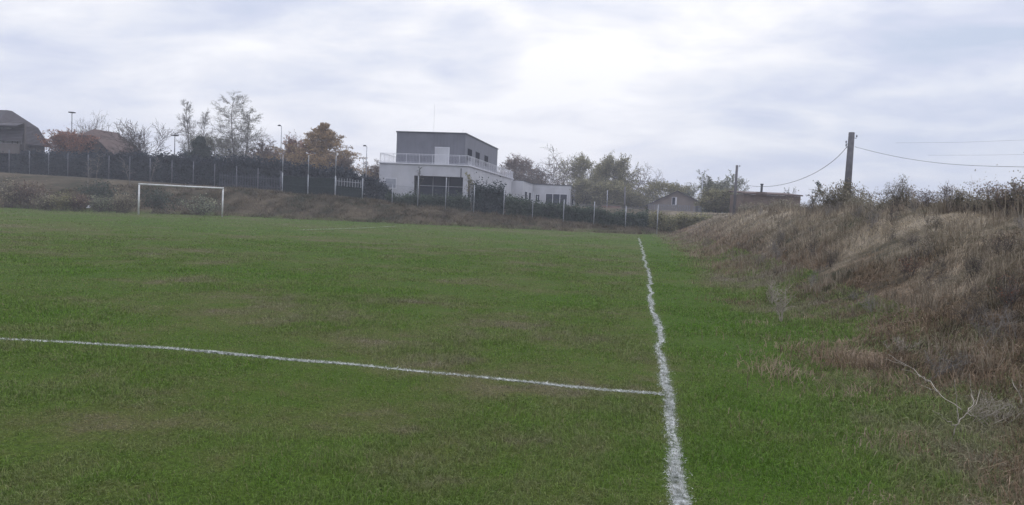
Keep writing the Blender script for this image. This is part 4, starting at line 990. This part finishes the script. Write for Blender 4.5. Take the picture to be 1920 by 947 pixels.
# ------------------------------------------------------------------ weeds and shrubs on the slope
def shrub(name, px, ptop, d, wpx, label, n_stem, leaf, nl, seed, lsize=.035, umbel=False, mat=None, r=.004, sink=.05, pbase=None, group=None, cat='shrub', droop=.3):
    rd = np.random.default_rng(seed); top = P(px, ptop, d); x, y = top[0], top[1]
    gz_ = Hs(x, y) - sink; ht = max(top[2] - gz_, .25); W = wpx / F_PX * d
    rt = empty(name, (x, y, gz_), 0, label, cat, group); S = []; tips = []
    for i in range(n_stem):
        bx_ = np.array([rd.normal(0, W * .16), rd.normal(0, W * .16), 0.0]) * (1 if n_stem > 8 else 0); az = rd.uniform(0, 6.28); out_ = rd.uniform(0, 1) ** .7
        hh = ht * (1 - .35 * out_ ** 2) * rd.uniform(.75, 1.02)
        p = bx_; n = 5; tgt = np.array([math.cos(az) * W * .5 * out_, math.sin(az) * W * .5 * out_, hh])
        pts = [bx_ + (tgt - bx_) * (k / n) + np.array([rd.normal(0, .02), rd.normal(0, .02), 0]) * ht for k in range(n + 1)]
        pts[0] = bx_; pts[-1][2] -= 0.0
        for k in range(n): S.append((*pts[k], *pts[k + 1], r * (1.4 - k / n), r * (1.4 - (k + 1) / n)))
        for k in range(2, n + 1):
            for _ in range(3):
                dd = rd.normal(0, 1, 3); dd[2] = abs(dd[2]) * 1.3 + .3; dd /= np.linalg.norm(dd); q = pts[k] + dd * ht * rd.uniform(.08, .24)
                S.append((*pts[k], *q, r * .6, r * .35)); tips.append(q)
                for _ in range(2):
                    d2 = dd + rd.normal(0, .6, 3); q2 = q + d2 * ht * .08; S.append((*q, *q2, r * .4, r * .25)); tips.append(q2)
        if umbel:
            for _ in range(10):
                a = rd.uniform(0, 6.28); q = pts[-1] + np.array([math.cos(a) * .09, math.sin(a) * .09, .05 + rd.uniform(0, .02)]); S.append((*pts[-1], *q, r * .6, r * .5)); tips += [q] * 3
    v, f = prisms(S, 3); np_mesh('stems', v, [f], mat or m_bark, rt)
    if nl:
        tips = np.array(tips); c = tips[rd.integers(0, len(tips), nl)] + rd.normal(0, lsize * .9, (nl, 3)); c = c[c[:, 2] > 0.02]
        v, f = leaf_quads(c, lsize, rd); np_mesh('foliage', v, [f], leaf, rt, rnd=rd.uniform(0, 1, len(c)))
    return rt
sh = [(1588, 352, 30, 100, 'round dusty green bush at the foot of the thick leaning pole', 26, lf_dust, 4200, False, .07),
      (1640, 378, 24, 50, 'low dry weed clump just right of the round dusty bush', 12, lf_dust, 500, False, .04),
      (1686, 347, 21, 84, 'domed grey brown shrub on the crest, right of the thick leaning pole', 30, lf_dust, 2200, False, .035),
      (1742, 360, 19, 60, 'thin brown shrub right of the domed grey brown shrub', 18, lf_brown, 500, False, .035),
      (1776, 348, 18, 40, 'tall weed with a dark flat seed head on the crest', 5, lf_brown, 260, True, .03),
      (1800, 364, 17, 60, 'bushy weed clump between the two tall seed heads on the crest', 18, lf_dust, 700, False, .035),
      (1849, 346, 16, 30, 'tallest weed with a flat umbel seed head near the right edge', 4, lf_brown, 260, True, .03),
      (1868, 360, 15.5, 50, 'brown leafy weed right of the tallest umbel weed', 14, lf_brown, 500, False, .035),
      (1905, 350, 14.5, 70, 'brown leafy bush on the crest at the right edge', 22, lf_brown, 900, False, .035),
      (1940, 355, 13.5, 70, 'brown weed clump cut by the right edge', 20, lf_brown, 700, False, .04)]
for i, (px, pt, d, wpx, lab, ns, lf, nl, um, ls) in enumerate(sh):
    shrub('weed_shrub', px, pt, d, wpx, lab, ns, lf, nl, 200 + i, ls, um, group='shrubs on the crest of the dry slope', r=.0045 * d / 18)
hedge('scrub', [(1385, 386, 60), (1450, 383, 50), (1510, 383, 40)], 'ragged dry scrub in front of the long brown hut', lf_dust, 12000, 2.0, .10, 46, .3, 'scrub')
hedge('scrub', [(1530, 376, 32), (1600, 372, 29), (1660, 384, 24)], 'dusty grey green scrub around the foot of the thick leaning pole', lf_dust, 16000, 1.6, .06, 47, .2, 'scrub')
hedge('scrub', [(1660, 380, 24), (1700, 372, 21), (1760, 376, 19), (1800, 372, 17.5)], 'grey brown scrub along the crest right of the thick leaning pole', lf_dust, 18000, 1.3, .045, 48, .2, 'scrub')
hedge('scrub', [(1800, 373, 17.5), (1870, 370, 15.5), (1960, 366, 13.5)], 'brown scrub along the crest at the right edge', lf_dust, 16000, 1.2, .04, 49, .2, 'scrub')
bk = [(20, 334, 63, 70, 52, 'pale brown dead bush on the bank at the left edge', lf_dust, .16), (52, 338, 63, 60, 46, 'brown dead bush, second from the left edge on the bank', lf_brown, .16),
      (86, 362, 60, 46, 0, 'low pale weed clump left of the white plastic scrap', lf_dust, .14), (118, 358, 60.5, 50, 0, 'broad olive weed clump below the bank hedge left of the plastic scrap', lf_olive, .14),
      (146, 362, 61, 40, 0, 'brown weed clump touching the plastic scrap from the left', lf_brown, .14), (192, 362, 62, 44, 0, 'dull green weed clump right of the white plastic scrap', lf_grey, .14),
      (232, 358, 62, 44, 0, 'pale dusty weed clump just left of the goal', lf_dust, .14), (196, 336, 66, 70, 0, 'dark bush high on the bank below the two thin saplings', lf_dark, .18),
      (300, 352, 65, 80, 0, 'dark bush on the bank behind the left half of the goal', lf_dark, .16), (382, 366, 66, 70, 0, 'low dark green bush on the bank behind the right goal post', lf_grey, .16)]
for i, (px, pt, d, wpx, _, lab, lf, ls) in enumerate(bk):
    shrub('bank_shrub', px, pt + 9, d, wpx * 1.15, lab, 26, lf, 1200, 300 + i, ls, group='weeds and bushes on the bank behind the goal', r=.012)
shrub('dry_stalk', 1812, 306, 18, 26, 'single tall feathery pale stalk rising above the crest', 1, lf_dust, 60, 230, .03, r=.004, mat=m_stick)
rdw = random.Random(4)
for i, (px, pb, hpx, lab) in enumerate([(1450, 562, 30, 'pale bleached weed at the green edge, left one of the pair'), (1470, 592, 54, 'pale bleached weed at the green edge, right one of the pair')]):
    g_ = G(px, pb, .12); dd = np.dot(g_ - CP, _f)
    shrub('dead_weed', px, pb - hpx, dd, hpx * .75, lab, 7, None, 0, 240 + i, mat=m_stick, r=.006, group='bleached weeds at the foot of the slope', sink=.02)
dots = [(1465, 462, 26, 'small dark twiggy weed low on the far slope'), (1900, 585, 70, 'tall rusty dry tuft on the slope at the right edge'), (1705, 520, 36, 'rusty brown weed halfway up the slope'),
        (1560, 500, 30, 'straw coloured weed clump on the middle of the slope'), (1830, 520, 40, 'brownish weed clump below the tallest umbel weed')]
def slope_hit(px, py):
    r = ray(px, py)
    for s_ in np.arange(3, 90, .05):
        p = CP + r * s_
        if p[2] < Hs(p[0], p[1]): return s_
    return 60
for i, (px, pb, hpx, lab) in enumerate(dots):
    s_ = slope_hit(px, pb)
    shrub('dry_weed', px, pb - hpx, s_, hpx * 1.1, lab, 16, lf_rust if 'rusty' in lab else lf_dust, 260, 260 + i, .02, r=.003, group='dry weeds on the slope', sink=.02)
for i, (px, py, wpx, hpx, lab) in enumerate([(1775, 712, 120, 50, 'grey tangle of fine dead twigs behind the forked dead branch'), (1690, 668, 90, 34, 'low grey twig tangle at the tip of the long dead branch'),
                                        (1880, 650, 110, 70, 'brown twiggy tangle near the right edge above the short stick'), (1860, 800, 120, 46, 'flattened grey stem tangle below the short stick')]):
    s_ = slope_hit(px, py)
    shrub('twig_tangle', px, py - hpx, s_, wpx, lab, 16, lf_dust if i else lf_grey, 120, 280 + i, .012, r=.0022, sink=.03, mat=m_stick if i in (1, 3) else m_bark_pale, group='tangles of dead twigs at the foot of the slope', cat='twigs')
protos = []
for k in range(3):
    s_ = slope_hit(1700, 520)
    protos.append(shrub('slope_weed', 1700, 520 - 1397 * .36 / s_, s_, 1397 * .40 / s_, 'small thin dead weed, one of the many standing in the dry slope', 9, lf_dust if k else lf_brown, 110, 320 + k, .018, r=.003, sink=.02, mat=m_bark_pale if k == 1 else m_bark, group='small dead weeds scattered over the dry slope', cat='weed'))
rk = random.Random(12); n_ = 0
while n_ < 60:
    dd_ = math.exp(rk.uniform(math.log(6), math.log(42))); y_ = dd_; x_ = rk.uniform(3.2, 8.5)
    a_ = math.degrees(math.atan2(x_ - EX, y_)) + 9.3
    if a_ > 36: continue
    pr_ = protos[n_ % 3]; o = pr_ if n_ < 3 else pr_.copy()
    if n_ >= 3:
        C.collection.objects.link(o)
        for ch in pr_.children:
            c = ch.copy(); C.collection.objects.link(c); c.parent = o
    o.location = (x_, y_, Hs(x_, y_) - .03); sc_ = rk.uniform(.55, 1.25) * (1 + dd_ / 40); o.scale = (sc_ * .8, sc_ * .8, sc_ * rk.uniform(.5, 1.0)); o.rotation_euler = (rk.uniform(-.3, .3), rk.uniform(-.3, .3), rk.uniform(0, 6.28)); n_ += 1
# dead branches in the foreground right
def twigs(name, knots, label, r=.006):
    """knots: list of polylines of (px, py, depth)"""
    g = P(*knots[0][0]); g[2] = Hs(g[0], g[1]); rt = empty(name, g, 0, label, 'branch'); rd = random.Random(3)
    mb = MB()
    for i, pl in enumerate(knots):
        pts = [np.array(P(*p)) - g for p in pl]; fine = []
        for a, b_ in zip(pts[:-1], pts[1:]):
            for k in range(4): fine.append(a + (b_ - a) * k / 4 + np.array([rd.gauss(0, .006) for _ in range(3)]) * (k > 0))
        fine.append(pts[-1]); n = len(fine)
        rr_ = r * (1.0 if i == 0 else .7)
        mb.tube(fine, [rr_ * (1.2 - .9 * k / n) for k in range(n)], 6)
    mb.build('twigs', m_stick, rt, True); return rt
dB = 5.55
twigs('dead_branch', [[(1779, 830, dB), (1793, 797, dB), (1812, 775, dB), (1832, 752, 5.6), (1838, 730, 5.7)],
                      [(1793, 797, dB), (1775, 788, 5.5), (1748, 770, 5.45)],
                      [(1797, 792, dB), (1795, 765, 5.6), (1792, 738, 5.6), (1790, 712, 5.6)],
                      [(1812, 775, dB), (1822, 780, 5.5), (1836, 762, 5.45), (1839, 745, 5.4)],
                      [(1815, 771, dB), (1826, 755, 5.7), (1822, 735, 5.8), (1818, 700, 5.8)]],
      'forked bleached dead branch standing up in the grass at the lower right', .0042)
twigs('dead_branch', [[(1803, 768, 5.65), (1772, 748, 5.8), (1745, 715, 6.1), (1700, 685, 6.5), (1664, 664, 6.9)],
                      [(1745, 715, 6.1), (1722, 703, 6.3), (1690, 692, 6.4)], [(1760, 735, 5.9), (1742, 728, 6.0), (1712, 720, 6.1)], [(1700, 685, 6.5), (1680, 680, 6.6), (1655, 672, 6.8)]],
      'long pale dead branch lying along the edge of the dry grass', .0036)
twigs('dead_branch', [[(1914, 758, 5.3), (1910, 735, 5.3), (1897, 710, 5.35)], [(1910, 735, 5.3), (1913, 722, 5.3), (1916, 715, 5.3)]], 'short bleached stick standing at the right edge', .0045)
# litter on the far bank
p = P(166, 362, 66); z_ = Hs(p[0], p[1])
o = MB().raw([(-.25, 0, 0), (.22, -.05, .02), (.28, .1, .22), (-.1, .12, .26), (-.3, .08, .1), (0, .02, .14)], [(0, 1, 5), (1, 2, 5), (2, 3, 5), (3, 4, 5), (4, 0, 5)]).build('plastic_bag', m_white)
sm = o.modifiers.new('solid', 'SOLIDIFY'); sm.thickness = .01
o.location = (p[0], p[1], z_ + .12); tag(o, 'crumpled white plastic scrap in the weeds left of the goal', 'litter')
